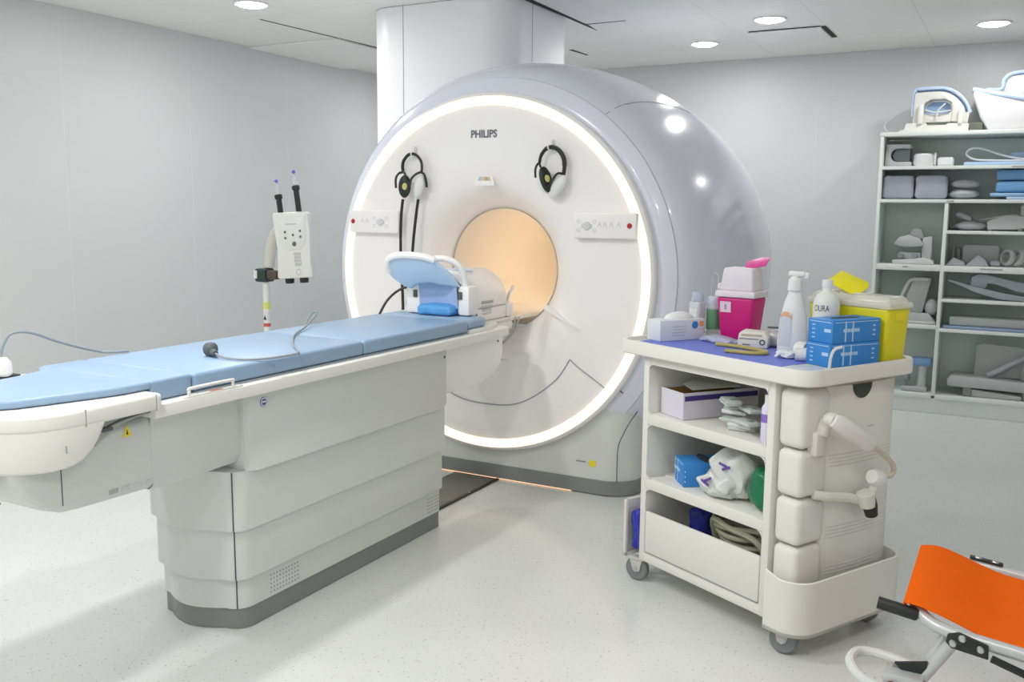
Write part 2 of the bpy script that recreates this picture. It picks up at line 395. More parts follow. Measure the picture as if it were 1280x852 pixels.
# brand lettering, sensor window
INK = P('logo_ink', (0.16, 0.17, 0.21), 0.5)
lettering('logo_lettering', 'PHILIPS', 0.056, T(-0.010, -0.0012, 1.940) @ XZ, INK, mri, bold=0.0018, width=0.93)
sn = B().prism([(-0.047, 1.712), (0.047, 1.712), (0.064, 1.662), (-0.064, 1.662)], -0.004, 0.010, M=XZ, bev=0.003, mi=0)
sn.prism([(-0.034, 1.7115), (0.036, 1.7115), (0.044, 1.690), (-0.042, 1.690)], 0.0095, 0.0108, M=XZ, mi=1)
so = obj('sensor_window', sn, [FACE, P('sensor_recess', (0.55, 0.55, 0.56), 0.5)], mri)
obj('status_light', B().prism([(0.006, 1.710), (0.022, 1.706), (0.022, 1.690), (0.002, 1.690)], 0.0108, 0.0118, M=XZ), P('amber_light', (0.7, 0.38, 0.06), 0.5), so)
# control panels
PRINT = P('pale_print', (0.56, 0.57, 0.60), 0.5)
def control_panel(cx, red_x, knob_x, icon_xs):
    b = B().prism(rrect(cx-0.176, cx+0.176, 1.392, 1.523, 0.014), -0.03, 0.045, M=XZ, bev=0.006)
    o = obj('control_panel', b, FACE, mri)
    rb = B().lathe([(0.0, 0.006), (0.011, 0.005), (0.014, 0.0)], 20, M=T(red_x, -0.045, 1.458) @ XZ)
    obj('red_button', rb, RED, o)
    kb = B().lathe([(0.0, 0.010), (0.020, 0.008), (0.022, 0.0)], 24, M=T(knob_x, -0.045, 1.455) @ XZ)
    kb.box((knob_x, -0.047, 1.455), (0.060, 0.004, 0.022), 0.002)
    obj('control_knob', kb, P('knob_white', (0.66, 0.67, 0.68), 0.4), o)
    ib = B()
    for dx in (-0.045, 0.045):
        for dz in (-0.022, 0.022):
            ib.tube([(knob_x+dx+0.009*math.cos(t), -0.0452, 1.455+dz+0.009*math.sin(t)) for t in [k*PI/5 for k in range(10)]], 0.0013, 4, closed=True, sub=1)
    for x in icon_xs:
        ib.box((x, -0.0452, 1.462), (0.012, 0.002, 0.003), M=None); ib.tube([(x-0.010, -0.0452, 1.448), (x, -0.0452, 1.475), (x+0.010, -0.0452, 1.448)], 0.0012, 4)
    obj('panel_icons', ib, PRINT, o)
control_panel(-0.728, -0.878, -0.680, (-0.775, -0.81))
control_panel(0.728, 0.868, 0.632, (0.705, 0.735, 0.77, 0.81))

# ------------------------------------------------------------------ patient table
tb = thing('patient_table', 'long white patient table on a stepped grey pedestal leading into the scanner bore', 'scanner table', (0, -1.45, 0))
TM = T(0, 1.45, 0)      # parts below are laid out in room coordinates
def tpart(name, b, m, parent=None, angle=35):
    bmesh.ops.transform(b.bm, matrix=TM, verts=b.bm.verts)
    return obj(name, b, m, parent or tb, angle=angle)
def plan(hw, yf, yh, rf=0.07, bulge=0.05, n=8):
    """pedestal plan: square at the scanner end, gently bowed at the foot end"""
    pts = [(hw, yh-0.01), (hw-0.01, yh), (-hw+0.01, yh), (-hw, yh-0.01)]
    pts += [(-hw, yf+rf)]+[(-hw+rf-rf*math.cos(R(90*k/6)), yf+rf-rf*math.sin(R(90*k/6))) for k in range(1, 7)]
    for k in range(1, n): u = k/n; pts.append((-hw+rf+(2*hw-2*rf)*u, yf-bulge*math.sin(PI*u)))
    pts += [(hw-rf+rf*math.sin(R(90*k/6)), yf+rf-rf*math.cos(R(90*k/6))) for k in range(0, 7)]
    return pts
tpart('plinth', B().prism(plan(0.213, -2.122, -0.795), 0.002, 0.080), PLINTH)
tiers = [(0.216, -2.127, -0.792, 0.080, 0.200), (0.228, -2.142, -0.786, 0.196, 0.390), (0.240, -2.157, -0.780, 0.386, 0.605)]
for i, (hw, yf, yh, z0, z1) in enumerate(tiers):
    b = B().prism(plan(hw, yf, yh), z0, z1)
    b.box((hw-0.0268, yf+0.0138, (z0+z1)/2), (0.0035, 0.0035, z1-z0-0.002), mi=1, M=None)
    if i == 0:
        for dy, n in ((-1.965, 10), (-0.90, 7)):
            for a in range(n):
                for c in range(5): b.box((hw+0.0003, dy+a*0.0165, 0.098+c*0.0165), (0.001, 0.006, 0.006), mi=2)
    tpart('pedestal_cover', b, [TABLEG, DARK, P('vent_hole', (0.30, 0.31, 0.31), 0.7)])
# upper body and its proud side panels
body = B().box((0, -1.435, 0.745), (0.486, 1.33, 0.29), 0.012)
tpart('upper_body', body, TABLEG)
for s in (1, -1):
    b = B().prism([(-2.10, 0.236), (-2.055, 0.262), (-0.835, 0.262), (-0.790, 0.236)], 0.602, 0.886, M=Matrix(((0, s, 0, 0), (1, 0, 0, 0), (0, 0, 1, 0), (0, 0, 0, 1))))
    bmesh.ops.recalc_face_normals(b.bm, faces=b.bm.faces)
    so = tpart('side_panel', b, TABLEG)
    if s == 1:
        bl = B().lathe([(0.0, 0.002), (0.018, 0.002), (0.0185, 0.0)], 24, M=T(0.2622, -2.025, 0.845) @ YZ, mi=0)
        bl.lathe([(0.0125, 0.0022), (0.0165, 0.0022)], 24, M=T(0.2622, -2.025, 0.845) @ YZ, mi=1)
        bl.box((0.2645, -2.025, 0.846), (0.0006, 0.018, 0.006), mi=1)
        tpart('round_sticker', bl, [P('sticker_navy', (0.06, 0.10, 0.30), 0.5), P('sticker_white', (0.8, 0.8, 0.85), 0.5)], so)
        tpart('panel_screw', B().lathe([(0, 0.003), (0.006, 0.002), (0.007, 0)], 12, M=T(0.2622, -0.825, 0.845) @ YZ), CHAR, so)
# scanner-end block
b = B().prism([(-0.82, 0.888), (-0.205, 0.888), (-0.20, 0.80), (-0.225, 0.73), (-0.30, 0.675), (-0.50, 0.640), (-0.82, 0.655)], -0.235, 0.235, M=YZ, bev=0.018, seg=3)
b.lathe([(0, 0.003), (0.005, 0.003), (0.006, 0)], 12, M=T(0.2355, -0.265, 0.852) @ YZ, mi=1); b.lathe([(0, 0.003), (0.005, 0.003), (0.006, 0)], 12, M=T(0.2355, -0.79, 0.852) @ YZ, mi=1)
tpart('docking_block', b, [FACE, CHAR])
# foot-end body: belly curves up towards the foot
zz = [(-2.42, 0.886), (-2.42, 0.650), (-2.78, 0.656), (-2.83, 0.660), (-2.89, 0.685), (-2.935, 0.722), (-2.965, 0.765), (-2.98, 0.81), (-2.985, 0.886)]
b = B().prism(zz, -0.258, 0.258, M=YZ, bev=0.03, seg=3)
b.box((0.2585, -2.835, 0.752), (0.001, 0.003, 0.13), mi=1)
NB = 8                                                   # waist that draws in towards the proud side panels
def waist(u, v):
    y = -2.52+0.43*u; hw = 0.2584-0.045*sm((u-0.22)/0.78)
    ring = [(hw, 0.886), (hw, 0.665), (hw-0.02, 0.6485-0.018*u), (-hw+0.02, 0.6485-0.018*u), (-hw, 0.665), (-hw, 0.886)]
    x, z = ring[round(v*5)]
    return (x, y, z)
b.grid(waist, NB, 5)
fo = tpart('foot_body', b, [TABLEG, DARK], angle=30)
wt = B().prism([(-2.625, 0.842), (-2.589, 0.842), (-2.607, 0.876)], 0.2585, 0.2595, M=YZ, mi=0)
wt.prism([(-2.611, 0.848), (-2.603, 0.848), (-2.607, 0.866)], 0.2595, 0.2600, M=YZ, mi=1)
tpart('warning_sticker', wt, [YEL, BLACK], fo)
lb = B()
for k in range(4): lb.box((0.2588, -2.665+0.045*k, 0.684-0.001*k), (0.001, 0.032, 0.014), mi=1 if k == 0 else 0)
tpart('rating_label', lb, [P('label_grey', (0.62, 0.64, 0.64), 0.5), P('label_dark', (0.42, 0.43, 0.44), 0.5)], fo)
# foot surround: rounded white shell with hand recess on each side
def foot_ring(hw, yend, rc, y0=-2.53):
    pts = [(hw, y0)]
    pts = [(hw, y0), (-hw, y0)]
    pts += [(-hw+rc-rc*math.cos(R(90*k/10)), yend+rc-rc*math.sin(R(90*k/10))) for k in range(11)]
    pts += [(hw-rc+rc*math.sin(R(90*k/10)), yend+rc-rc*math.cos(R(90*k/10))) for k in range(11)]
    return pts
b = B().prism(foot_ring(0.333, -3.02, 0.20), 0.920, 0.972, bev=0.012, seg=3)
b.box((0.3325, -2.555, 0.945), (0.002, 0.003, 0.05), mi=1); b.box((0.3325, -2.80, 0.945), (0.002, 0.003, 0.05), mi=1)
sur = tpart('foot_surround', b, [OFFW, SEAM])
for y in (-2.72, -2.60): tpart('oval_mark', B().lathe([(0.010, 0.0004), (0.020, 0.0008), (0.022, 0.0)], 24, M=T(0.300, y, 0.9722) @ Matrix.Diagonal((0.55, 1.2, 1, 1))), P('oval_beige', (0.62, 0.60, 0.55), 0.4), sur)
# skirt below the surround, wrapped round the foot end and swept up on each side
def skirt_z(y):
    q = [(-2.74, 0.915), (-2.752, 0.893), (-2.765, 0.872), (-2.785, 0.848), (-2.815, 0.826), (-2.85, 0.814), (-2.90, 0.808), (-3.1, 0.808)]
    for (a, za), (c, zc_) in zip(q, q[1:]):
        if c <= y <= a: return za+(zc_-za)*(a-y)/(a-c)
    return q[-1][1] if y < -3 else q[0][1]
def skirt_path(hw, yend, rc, n=26):
    side = [(hw, -2.74+(yend+rc+2.74)*k/n) for k in range(n)]
    pts = side+[(hw-rc+rc*math.cos(R(90*k/12)), yend+rc-rc*math.sin(R(90*k/12))) for k in range(13)]
    return pts+[(-x, y) for x, y in pts[::-1]]
po_, pi2 = skirt_path(0.331, -3.018, 0.20), skirt_path(0.300, -2.987, 0.175)
t_ = bmesh.new(); sec = []
for (x, y), (xi, yi) in zip(po_, pi2):
    zb_ = skirt_z(y)
    sec.append([t_.verts.new(q) for q in ((x, y, 0.925), (x, y, zb_+0.010), (x*0.99, y+0.002, zb_+0.003), (x*0.975, y+0.006, zb_), (xi, yi, zb_+0.002), (xi, yi, 0.925))])
for a_, c_ in zip(sec, sec[1:]):
    for k in range(6): t_.faces.new((a_[k], c_[k], c_[(k+1) % 6], a_[(k+1) % 6]))
t_.faces.new(sec[0]); t_.faces.new(sec[-1][::-1]); bmesh.ops.recalc_face_normals(t_, faces=t_.faces)
b = B().merge(t_, 0); b.box((0.331, -2.865, 0.868), (0.002, 0.003, 0.022), mi=1)
tpart('foot_skirt', b, [OFFW, SEAM], angle=50)
for s in (1, -1):
    h = B().box((s*0.290, -2.708, 0.890), (0.035, 0.035, 0.012), 0.004); tpart('release_handle', h, CHAR)
    h = B().prism([(-2.745, 0.918), (-2.54, 0.922), (-2.54, 0.908), (-2.62, 0.899), (-2.675, 0.886), (-2.72, 0.862), (-2.745, 0.845)], 0.20, 0.292, M=Matrix.Diagonal((s, 1, 1, 1)) @ YZ)
    bmesh.ops.recalc_face_normals(h.bm, faces=h.bm.faces); hr = tpart('hand_recess', h, P('recess_grey', (0.40, 0.41, 0.40), 0.6))
    h = B().tube([(s*0.2925, -2.54, 0.915), (s*0.2925, -2.64, 0.908), (s*0.2925, -2.70, 0.896)], 0.004, 6); tpart('recess_gap_shade', h, DARK, hr)  # dark line paints the shadow in the gap under the surround
# tabletop with raised side rails
top = [(0.315, -2.545), (0.315, -0.40)]+arc(0.235, -0.31, 0.08, -20, 70, 5)+[(0.20, -0.20), (0.195, -0.03)]+[(-0.195, -0.03), (-0.20, -0.20)]+[(-x, y) for x, y in arc(0.235, -0.31, 0.08, -20, 70, 5)][::-1]+[(-0.315, -0.40), (-0.315, -2.545)]
tpart('tabletop', B().prism(top, 0.889, 0.932, bev=0.006), OFFW)
tpart('tabletop_end', B().prism([(0.285, -0.622), (0.285, -0.42), (0.24, -0.28), (0.185, -0.20), (0.185, 0.69), (-0.185, 0.69), (-0.185, -0.20), (-0.24, -0.28), (-0.285, -0.42), (-0.285, -0.622)], 0.930, 0.952, bev=0.005), OFFW)
tpart('pad_channel', B().box((0, -1.49, 0.9355), (0.556, 1.70, 0.006)), P('pad_edge_grey', (0.33, 0.38, 0.42), 0.5))
# white grab loop on the near rail
g = B().tube([(0.303, -2.402, 0.930), (0.304, -2.400, 0.954), (0.304, -2.388, 0.960), (0.304, -2.222, 0.960), (0.304, -2.212, 0.954), (0.303, -2.210, 0.930)], 0.0052, 8, sub=4)
g.box((0.300, -2.30, 0.9335), (0.022, 0.26, 0.006), 0.002)
go = tpart('grab_loop', g, OFFW)
tpart('red_mark', B().box((0.303, -2.285, 0.9372), (0.012, 0.05, 0.0015)), P('red_tape', (0.7, 0.22, 0.12), 0.5), go)
# connector bracket and two leads hanging at the docking end
tpart('connector_bracket', B().prism([(-0.20, 0.945), (-0.03, 0.948), (-0.06, 0.885), (-0.12, 0.862), (-0.20, 0.87)], 0.13, 0.19, M=YZ, bev=0.01), P('beige_bracket', (0.62, 0.60, 0.54), 0.45))
for k in range(2):
    tpart('connector_lead', B().tube([(0.185+0.012*k, 0.02+0.03*k, 0.948), (0.196, -0.02+0.03*k, 0.90), (0.205, -0.10+0.03*k, 0.855), (0.20, -0.18, 0.82-0.01*k)], 0.0045, 8), P('lead_grey', (0.38, 0.38, 0.36), 0.5))

# ------------------------------------------------------------------ pads on the table
def pad_obj(name, label, y0, y1, hw, z0, z1, bev=0.013):
    b = B().box((0, 0, (z1-z0)/2), (2*hw, y1-y0, z1-z0), bev, seg=3)
    return tag(obj(name, b, BLUEPAD, None, (0, (y0+y1)/2, z0), angle=60), label, 'mattress', 'blue table pads')
pad_obj('mattress_pad', 'long light blue table pad carrying the dark squeeze bulb', -2.352, -1.456, 0.276, 0.939, 0.999)
pad_obj('mattress_pad', 'light blue table pad next to the head coil, behind the bulb pad', -1.454, -0.632, 0.276, 0.939, 0.999)
fp = [(0.272, -2.515), (0.270, -2.62), (0.262, -2.66), (0.238, -2.74), (0.212, -2.83), (0.185, -2.91), (0.15, -2.955), (0.09, -2.975)]
fp = fp+[(-0.06, -2.975), (-0.115, -2.955), (-0.14, -2.90), (-0.15, -2.78), (-0.165, -2.68), (-0.20, -2.565), (-0.255, -2.535), (-0.268, -2.515)]
b = B().prism([(x, y+2.75) for x, y in fp[::-1]], 0.0, 0.026, bev=0.01, seg=3)
b.prism([(0.272, 0.392), (-0.272, 0.392), (-0.272, 0.228), (0.272, 0.228)], -0.0395, 0.0262, bev=0.010, seg=3)
tag(obj('foot_mattress_pad', b, BLUEPAD, None, (0, -2.75, 0.974), angle=60), 'light blue foot pad with narrowed end between the white foot surrounds', 'mattress', 'blue table pads')
# squeeze bulb with its cable
t = thing('squeeze_bulb', 'dark grey rubber squeeze bulb with cable lying on the blue table pad', 'call bulb', (0.05, -2.065, 0.9995))
b = B().lathe([(0.0, 0.0), (0.016, 0.002), (0.024, 0.012), (0.027, 0.024), (0.025, 0.038), (0.016, 0.048), (0.0, 0.051)], 24)
b.lathe([(0.013, 0.0), (0.011, 0.03), (0.007, 0.034)], 16, M=T(0.024, -0.012, 0.018) @ RZ(-28) @ RY(90)); obj('bulb', b, CHAR, t)
cb = B().tube([(0.05, -0.026, 0.017), (0.10, -0.035, 0.008), (0.175, -0.028, 0.006), (0.222, 0.02, 0.005), (0.247, 0.10, 0.005), (0.245, 0.185, 0.005), (0.19, 0.25, 0.005), (0.07, 0.36, 0.005), (-0.10, 0.56, 0.006), (-0.20, 0.74, 0.012), (-0.30, 0.93, 0.040), (-0.345, 0.985, 0.052), (-0.365, 0.96, 0.025), (-0.372, 0.92, -0.05)], 0.0042, 8)
obj('cable', cb, GREYC, t)
# grey cable looping over the far foot corner, with its white plug
t = thing('plug_with_cable', 'white plug on the far foot surround with looping grey cable', 'plug', (-0.300, -2.635, 0.974))
b = B().lathe([(0.0, 0.070), (0.020, 0.066), (0.032, 0.050), (0.034, 0.016), (0.026, 0.006)], 24); obj('plug_body', b, WHITE, t)
obj('plug_base', B().box((-0.004, 0.0, 0.004), (0.062, 0.10, 0.008), 0.003), BLACK, t)
obj('cable', B().tube([(0, 0, 0.068), (-0.003, 0.015, 0.11), (-0.002, 0.045, 0.142), (0.0, 0.11, 0.138), (0.0, 0.20, 0.10), (0.0, 0.29, 0.066), (-0.008, 0.38, 0.038), (0.014, 0.405, 0.034), (0.05, 0.46, 0.034)], 0.005, 8), GREYC, t)
# hooked cable end under the foot body
tag(obj('hanging_hook', B().tube([(0, 0, 0.0), (-0.02, -0.01, 0.02), (-0.02, -0.015, 0.05), (0.01, -0.01, 0.065)], 0.006, 8), BLACK, None, (0.20, -2.985, 0.722)), 'short black hook hanging below the foot end of the table', 'hook')

# ------------------------------------------------------------------ head coil on the table
hc = thing('head_coil', 'white head coil with pale blue tilted visor at the end of the table', 'coil', (0, -0.45, 0.9535))
COILB = P('coil_pale_blue', (0.52, 0.68, 0.86), 0.35, var=0.03)
COILIN = P('coil_inner_blue', (0.40, 0.52, 0.74), 0.45, var=0.03)
# cylinder: half-round shell open towards the feet
def halfshell(r0, y0, y1, inner):
    pr = arc(0, 0.02, r0, -8, 188, 24); pi_ = arc(0, 0.02, inner, 188, -8, 24)
    return pr+pi_
b = B().prism(halfshell(0.170, 0, 0, 0.135), -0.355, 0.0, M=T(0, 0.045, 0.075) @ XZ, bev=0.008)
b.prism(arc(0, 0.02, 0.16, -8, 188, 20), -0.355, -0.345, M=T(0, 0.045, 0.075) @ XZ)
b.box((0, 0.2225, 0.035), (0.336, 0.355, 0.07), 0.012)
obj('coil_shell', b, FACE, hc)
b = B().tube([(0.01+0.07*math.cos(t), 0.16+0.06*math.sin(t), 0.268-0.20*(0.07*math.cos(t))**2/0.1) for t in [k*PI/10 for k in range(20)]], 0.006, 6, closed=True, sub=2)
obj('mirror_ring', b, P('coil_ring_grey', (0.58, 0.62, 0.72), 0.4), hc)
# flared front visor, leaning back over the patient's chest
vis = []
def vispt(u, v):
    a = R(200-220*u)                      # left to right over the arch
    rr = 0.135+0.085*v
    x = rr*math.cos(a)*1.06; z = 0.085+rr*math.sin(a)*(1.0+0.08*v)
    y = 0.02-0.15*v-0.05*v*math.sin(a)
    return (x, y, z)
b = B().prism([(-0.185, 0.232), (-0.150, 0.198), (-0.11, 0.176), (-0.06, 0.205), (0.0, 0.212), (0.08, 0.198), (0.150, 0.190), (0.125, 0.255), (0.07, 0.322), (0.0, 0.345), (-0.10, 0.350), (-0.165, 0.335), (-0.19, 0.30), (-0.198, 0.262)], 0.0, 0.028, M=T(0, -0.055, 0) @ XZ @ Matrix.Shear('XY', 4, (0, 0)), bev=0.010, seg=3)
for v in b.bm.verts: v.co.y += -0.55*(v.co.z-0.16)+0.25*v.co.x
obj('visor', b, COILB, hc)
# white rolled edge of the visor
edge = [(-0.194, 0.262), (-0.190, 0.302), (-0.165, 0.336), (-0.10, 0.351), (0.0, 0.346), (0.06, 0.328)]
b = B().tube([(x, -0.070-0.55*(z-0.16)+0.25*x, z) for x, z in edge], 0.019, 10)
obj('visor_rim', b, FACE, hc)
edge = [(0.02, 0.335), (0.08, 0.333), (0.130, 0.308), (0.152, 0.255), (0.150, 0.19)]
b = B().tube([(x, -0.03-0.35*(z-0.16)+0.25*x, z) for x, z in edge], 0.016, 10)
obj('carry_handle', b, FACE, hc)
# cheek blocks and concave throat panel
obj('cheek_block', B().box((-0.130, -0.020, 0.1225), (0.085, 0.09, 0.150), 0.015), FACE, hc)
ck = obj('cheek_block', B().box((0.165, 0.0, 0.1225), (0.07, 0.10, 0.150), 0.015), FACE, hc)
for x in (-0.112, 0.150): obj('latch', B().box((x, -0.068+0.015*(x > 0), 0.150), (0.022, 0.012, 0.038), 0.003), CHAR, ck)
b = B().grid(lambda u, v: (-0.092+0.228*u, -0.050-0.02*v+0.035*math.sin(PI*u), 0.085+0.125*v-0.018*math.sin(PI*u)*(1-v)), 16, 8)
obj('throat_panel', b, COILIN, hc)
# blue bedding inside the opening 
b = B().pad((0.02, -0.035, 0.0715), (0.205, 0.14, 0.045), 0.018, puff=0.012, lump=0.003, seed=3); obj('neck_cushion', b, BLUEDK, hc)
b = B().box((0.1705, 0.185, 0.10), (0.004, 0.12, 0.016), 0.001, mi=0)
for k in range(3): b.box((0.1695, 0.185, 0.078-0.019*k), (0.004, 0.11-0.015*k, 0.011), mi=1)
obj('label_plate', b, [P('slot_grey', (0.42, 0.43, 0.45), 0.5), P('slot_pale', (0.60, 0.61, 0.62), 0.5)], ck)
b = B()
for k in range(5): b.box((0.1700, 0.075, 0.110-0.017*k), (0.004, 0.010+0.004*(k % 2), 0.010))
obj('side_print', b, P('print_black', (0.12, 0.12, 0.14), 0.5), ck)
b = B().box((0.150, 0.435, 0.04), (0.05, 0.06, 0.08), 0.014, seg=3); b.box((0.150, 0.435, 0.003), (0.03, 0.03, 0.006), mi=1)
pg = obj('coil_plug', b, [FACE, BLACK], hc)
obj('plug_lead', B().tube([(0.150, 0.435, 0.078), (0.150, 0.465, 0.13), (0.140, 0.53, 0.155), (0.10, 0.59, 0.15)], 0.008, 8), WHITE, pg)
# raised head cushion wedge between pad and coil
b = B().prism([(0.276, -0.16), (0.276, -0.01), (0.262, 0.03), (0.23, 0.044), (-0.23, 0.044), (-0.262, 0.03), (-0.276, -0.01), (-0.276, -0.16)], 0, 0.046, bev=0.018, seg=3)
tag(obj('head_cushion', b, BLUEPAD, None, (0, -0.625+0.16, 0.9525), angle=60), 'light blue rounded head cushion under the white head coil', 'cushion', 'blue table pads')

# ------------------------------------------------------------------ floor duct
b = B().prism([(-0.215, -0.775), (0.062, -0.775), (0.062, 0.036), (-0.215, 0.036)], 0.0012, 0.006)
dp = obj('floor_duct_cover', b, P('dark_metal_plate', (0.15, 0.145, 0.13), 0.35, var=0.15, scale=5))
tag(dp, 'dark flat cable duct cover on the floor between table pedestal and scanner', 'duct cover')
obj('edge_strip', B().box((0.072, -0.37, 0.005), (0.02, 0.81, 0.009), 0.002), BLACK, dp)
obj('screw', B().lathe([(0, 0.0015), (0.006, 0.001), (0.007, 0)], 12, M=T(0.072, -0.28, 0.0095)), STEEL, dp)
# ------------------------------------------------------------------ headphones on the scanner front
PADB = P('ear_pad_black', (0.018, 0.022, 0.018), 0.5); FOAM = P('ear_foam_yellow', (0.62, 0.60, 0.22), 0.7)
EARW = P('ear_cup_white', (0.74, 0.76, 0.74), 0.38)
def cup(parent, c, rz, tilt, inner, w=0.046, h=0.084):
    M = T(*c) @ RY(tilt) @ RZ(rz)
    b = B().ball((0, 0, 0), (w, 0.026, h), M=M, u=24, v=16)
    o = obj('ear_cup', b, EARW, parent)
    if inner:
        b = B().lathe([(0.0, 0.014), (0.034, 0.015), (0.042, 0.010), (0.044, 0.0)], 28, M=M @ T(0.005, -0.014, 0) @ XZ @ Matrix.Diagonal((w/0.045, h/0.045, 1.3, 1)))
        obj('ear_pad', b, PADB, o)
        b = B().lathe([(0.0, 0.004), (0.013, 0.003), (0.015, 0.0)], 20, M=M @ T(0.008, -0.0325, 0.0) @ XZ @ Matrix.Diagonal((1.0, 1.35, 1, 1)))
        obj('ear_foam', b, FOAM, o)
    return o
def hook(parent, dz):
    b = B().tube([(0, 0.0, 0.035), (0, -0.004, 0.03), (0, -0.008, 0.0), (0, -0.03, -0.008), (0, -0.038, 0.004)], 0.003, 6)
    b.box((0, -0.001, 0.01), (0.014, 0.003, 0.06), 0.001)
    return obj('wall_hook', b, P('hook_white', (0.7, 0.7, 0.7), 0.4), parent)
t = thing('hearing_headphones', 'black and white headphones with two hanging black hoses on the scanner front', 'headphones', (-0.455, -0.012, 1.845), 0, 'headphones on the scanner front')
hook(t, 0)
obj('headband', B().tube([(-0.062, -0.03, -0.105), (-0.066, -0.03, -0.075), (-0.058, -0.03, -0.042), (-0.030, -0.03, -0.012), (0.0, -0.03, -0.004), (0.030, -0.03, -0.012), (0.058, -0.03, -0.042), (0.066, -0.03, -0.075), (0.064, -0.03, -0.105)], 0.0095, 10, flat=0.8), BLACK, t)
obj('band_clip', B().tube([(-0.006, -0.03, -0.005), (0.002, -0.03, -0.0042)], 0.0105, 10, smooth=False), EARW, t)
obj('yoke', B().tube([(-0.092, -0.060, -0.195), (-0.094, -0.058, -0.145), (-0.082, -0.05, -0.115), (-0.062, -0.035, -0.106), (-0.036, -0.05, -0.115), (-0.018, -0.065, -0.145)], 0.0068, 8), BLACK, t)
obj('yoke', B().tube([(0.006, -0.068, -0.195), (0.016, -0.066, -0.150), (0.038, -0.058, -0.122), (0.064, -0.042, -0.108), (0.090, -0.045, -0.120), (0.100, -0.040, -0.155), (0.098, -0.03, -0.19)], 0.0068, 8), BLACK, t)
obj('yoke_link', B().tube([(0.016, -0.066, -0.16), (-0.002, -0.066, -0.20), (-0.016, -0.055, -0.235)], 0.005, 8), BLACK, t)
cup(t, (-0.046, -0.042, -0.185), 24, 4, True, 0.036, 0.066); cup(t, (0.052, -0.040, -0.185), -18, 14, False, 0.040, 0.068)
obj('hose', B().tube([(-0.055, -0.045, -0.258), (-0.072, -0.04, -0.36), (-0.080, -0.035, -0.50), (-0.074, -0.04, -0.64), (-0.052, -0.06, -0.78), (-0.042, -0.07, -0.89)], 0.0085, 10), BLACK, t)
obj('hose', B().tube([(0.050, -0.045, -0.258), (0.030, -0.04, -0.36), (0.008, -0.035, -0.50), (0.0, -0.04, -0.64), (0.002, -0.05, -0.78), (0.006, -0.06, -0.87)], 0.0085, 10), BLACK, t)
obj('hose', B().tube([(0.0, -0.045, -0.765), (-0.03, -0.06, -0.76), (-0.075, -0.09, -0.785), (-0.115, -0.13, -0.84), (-0.14, -0.17, -0.92), (-0.150, -0.2, -0.99)], 0.0075, 10), BLACK, t)
t = thing('hearing_headphones', 'black and white headphones without hoses hanging beside the bright rim above a control panel', 'headphones', (0.415, -0.012, 1.862), 0, 'headphones on the scanner front')
hook(t, 0)
obj('headband', B().tube([(-0.060, -0.035, -0.085), (-0.052, -0.03, -0.045), (-0.024, -0.03, -0.012), (0.012, -0.03, -0.004), (0.050, -0.03, -0.020), (0.078, -0.03, -0.060), (0.084, -0.03, -0.105), (0.078, -0.03, -0.15)], [0.0085, 0.010, 0.012, 0.0135, 0.0145, 0.015, 0.013, 0.011], 10, flat=0.8), BLACK, t)
obj('band_clip', B().tube([(-0.012, -0.03, -0.0065), (-0.004, -0.03, -0.0045)], 0.0135, 10, smooth=False), EARW, t)
obj('yoke', B().tube([(-0.074, -0.05, -0.16), (-0.078, -0.045, -0.12), (-0.070, -0.04, -0.093), (-0.058, -0.04, -0.088), (-0.045, -0.05, -0.105)], 0.006, 8), BLACK, t)
obj('yoke', B().tube([(0.088, -0.03, -0.17), (0.080, -0.035, -0.145), (0.055, -0.05, -0.140), (0.030, -0.055, -0.17), (0.012, -0.06, -0.20), (0.004, -0.06, -0.215)], 0.0062, 8), BLACK, t)
cup(t, (-0.030, -0.042, -0.175), 52, -18, True, 0.034, 0.072); cup(t, (0.045, -0.034, -0.205), -22, 38, False, 0.042, 0.072)

# ------------------------------------------------------------------ contrast injector on its stand
t = thing('contrast_injector', 'white two-syringe contrast injector head on a pole stand near the plain wall', 'injector', (-1.62, 0.0, 0))
IW = P('injector_white', (0.74, 0.745, 0.72), 0.35)
b = B()
for k in range(5):
    a = R(72*k+20); b.tube([(0, 0, 0.09), (0.15*math.cos(a), 0.15*math.sin(a), 0.085), (0.29*math.cos(a), 0.29*math.sin(a), 0.075)], [0.028, 0.024, 0.018], 10)
bs = obj('stand_base', b, IW, t)
for k in range(5):
    a = R(72*k+20); obj('caster', B().lathe([(0, -0.011), (0.034, -0.011), (0.036, -0.006), (0.036, 0.006), (0.034, 0.011), (0, 0.011)], 20, M=T(0.29*math.cos(a), 0.29*math.sin(a), 0.0365) @ RZ(72*k+110) @ RY(90)), CHAR, bs)
po = obj('pole', B().lathe([(0.0, 0.07), (0.022, 0.07), (0.022, 1.10), (0, 1.10)], 20), IW, t)
for z0, z1, m in ((0.885, 0.935, P('lime_sticker', (0.70, 0.74, 0.22), 0.5)), (0.80, 0.865, WHITE), (0.775, 0.797, P('red_sticker', (0.55, 0.10, 0.08), 0.5))):
    obj('pole_sticker', B().lathe([(0.0225, z0), (0.0225, z1)], 20), m, po)
wt = B().prism([(-0.012, 0.82), (0.012, 0.82), (0, 0.85)], 0.0232, 0.0236, M=T(0.004, 0, 0) @ XZ); obj('warning_triangle', wt, BLACK, po)
cl = B().box((-0.01, 0, 1.105), (0.09, 0.09, 0.085), 0.012); cl.box((-0.045, -0.046, 1.110), (0.028, 0.004, 0.05), mi=1)
cl.box((0.075, -0.005, 1.110), (0.085, 0.06, 0.055), 0.01, mi=2)
obj('clamp', cl, [P('clamp_dark_green', (0.025, 0.045, 0.04), 0.4), WHITE, P('clamp_brown', (0.09, 0.06, 0.05), 0.5)], t)
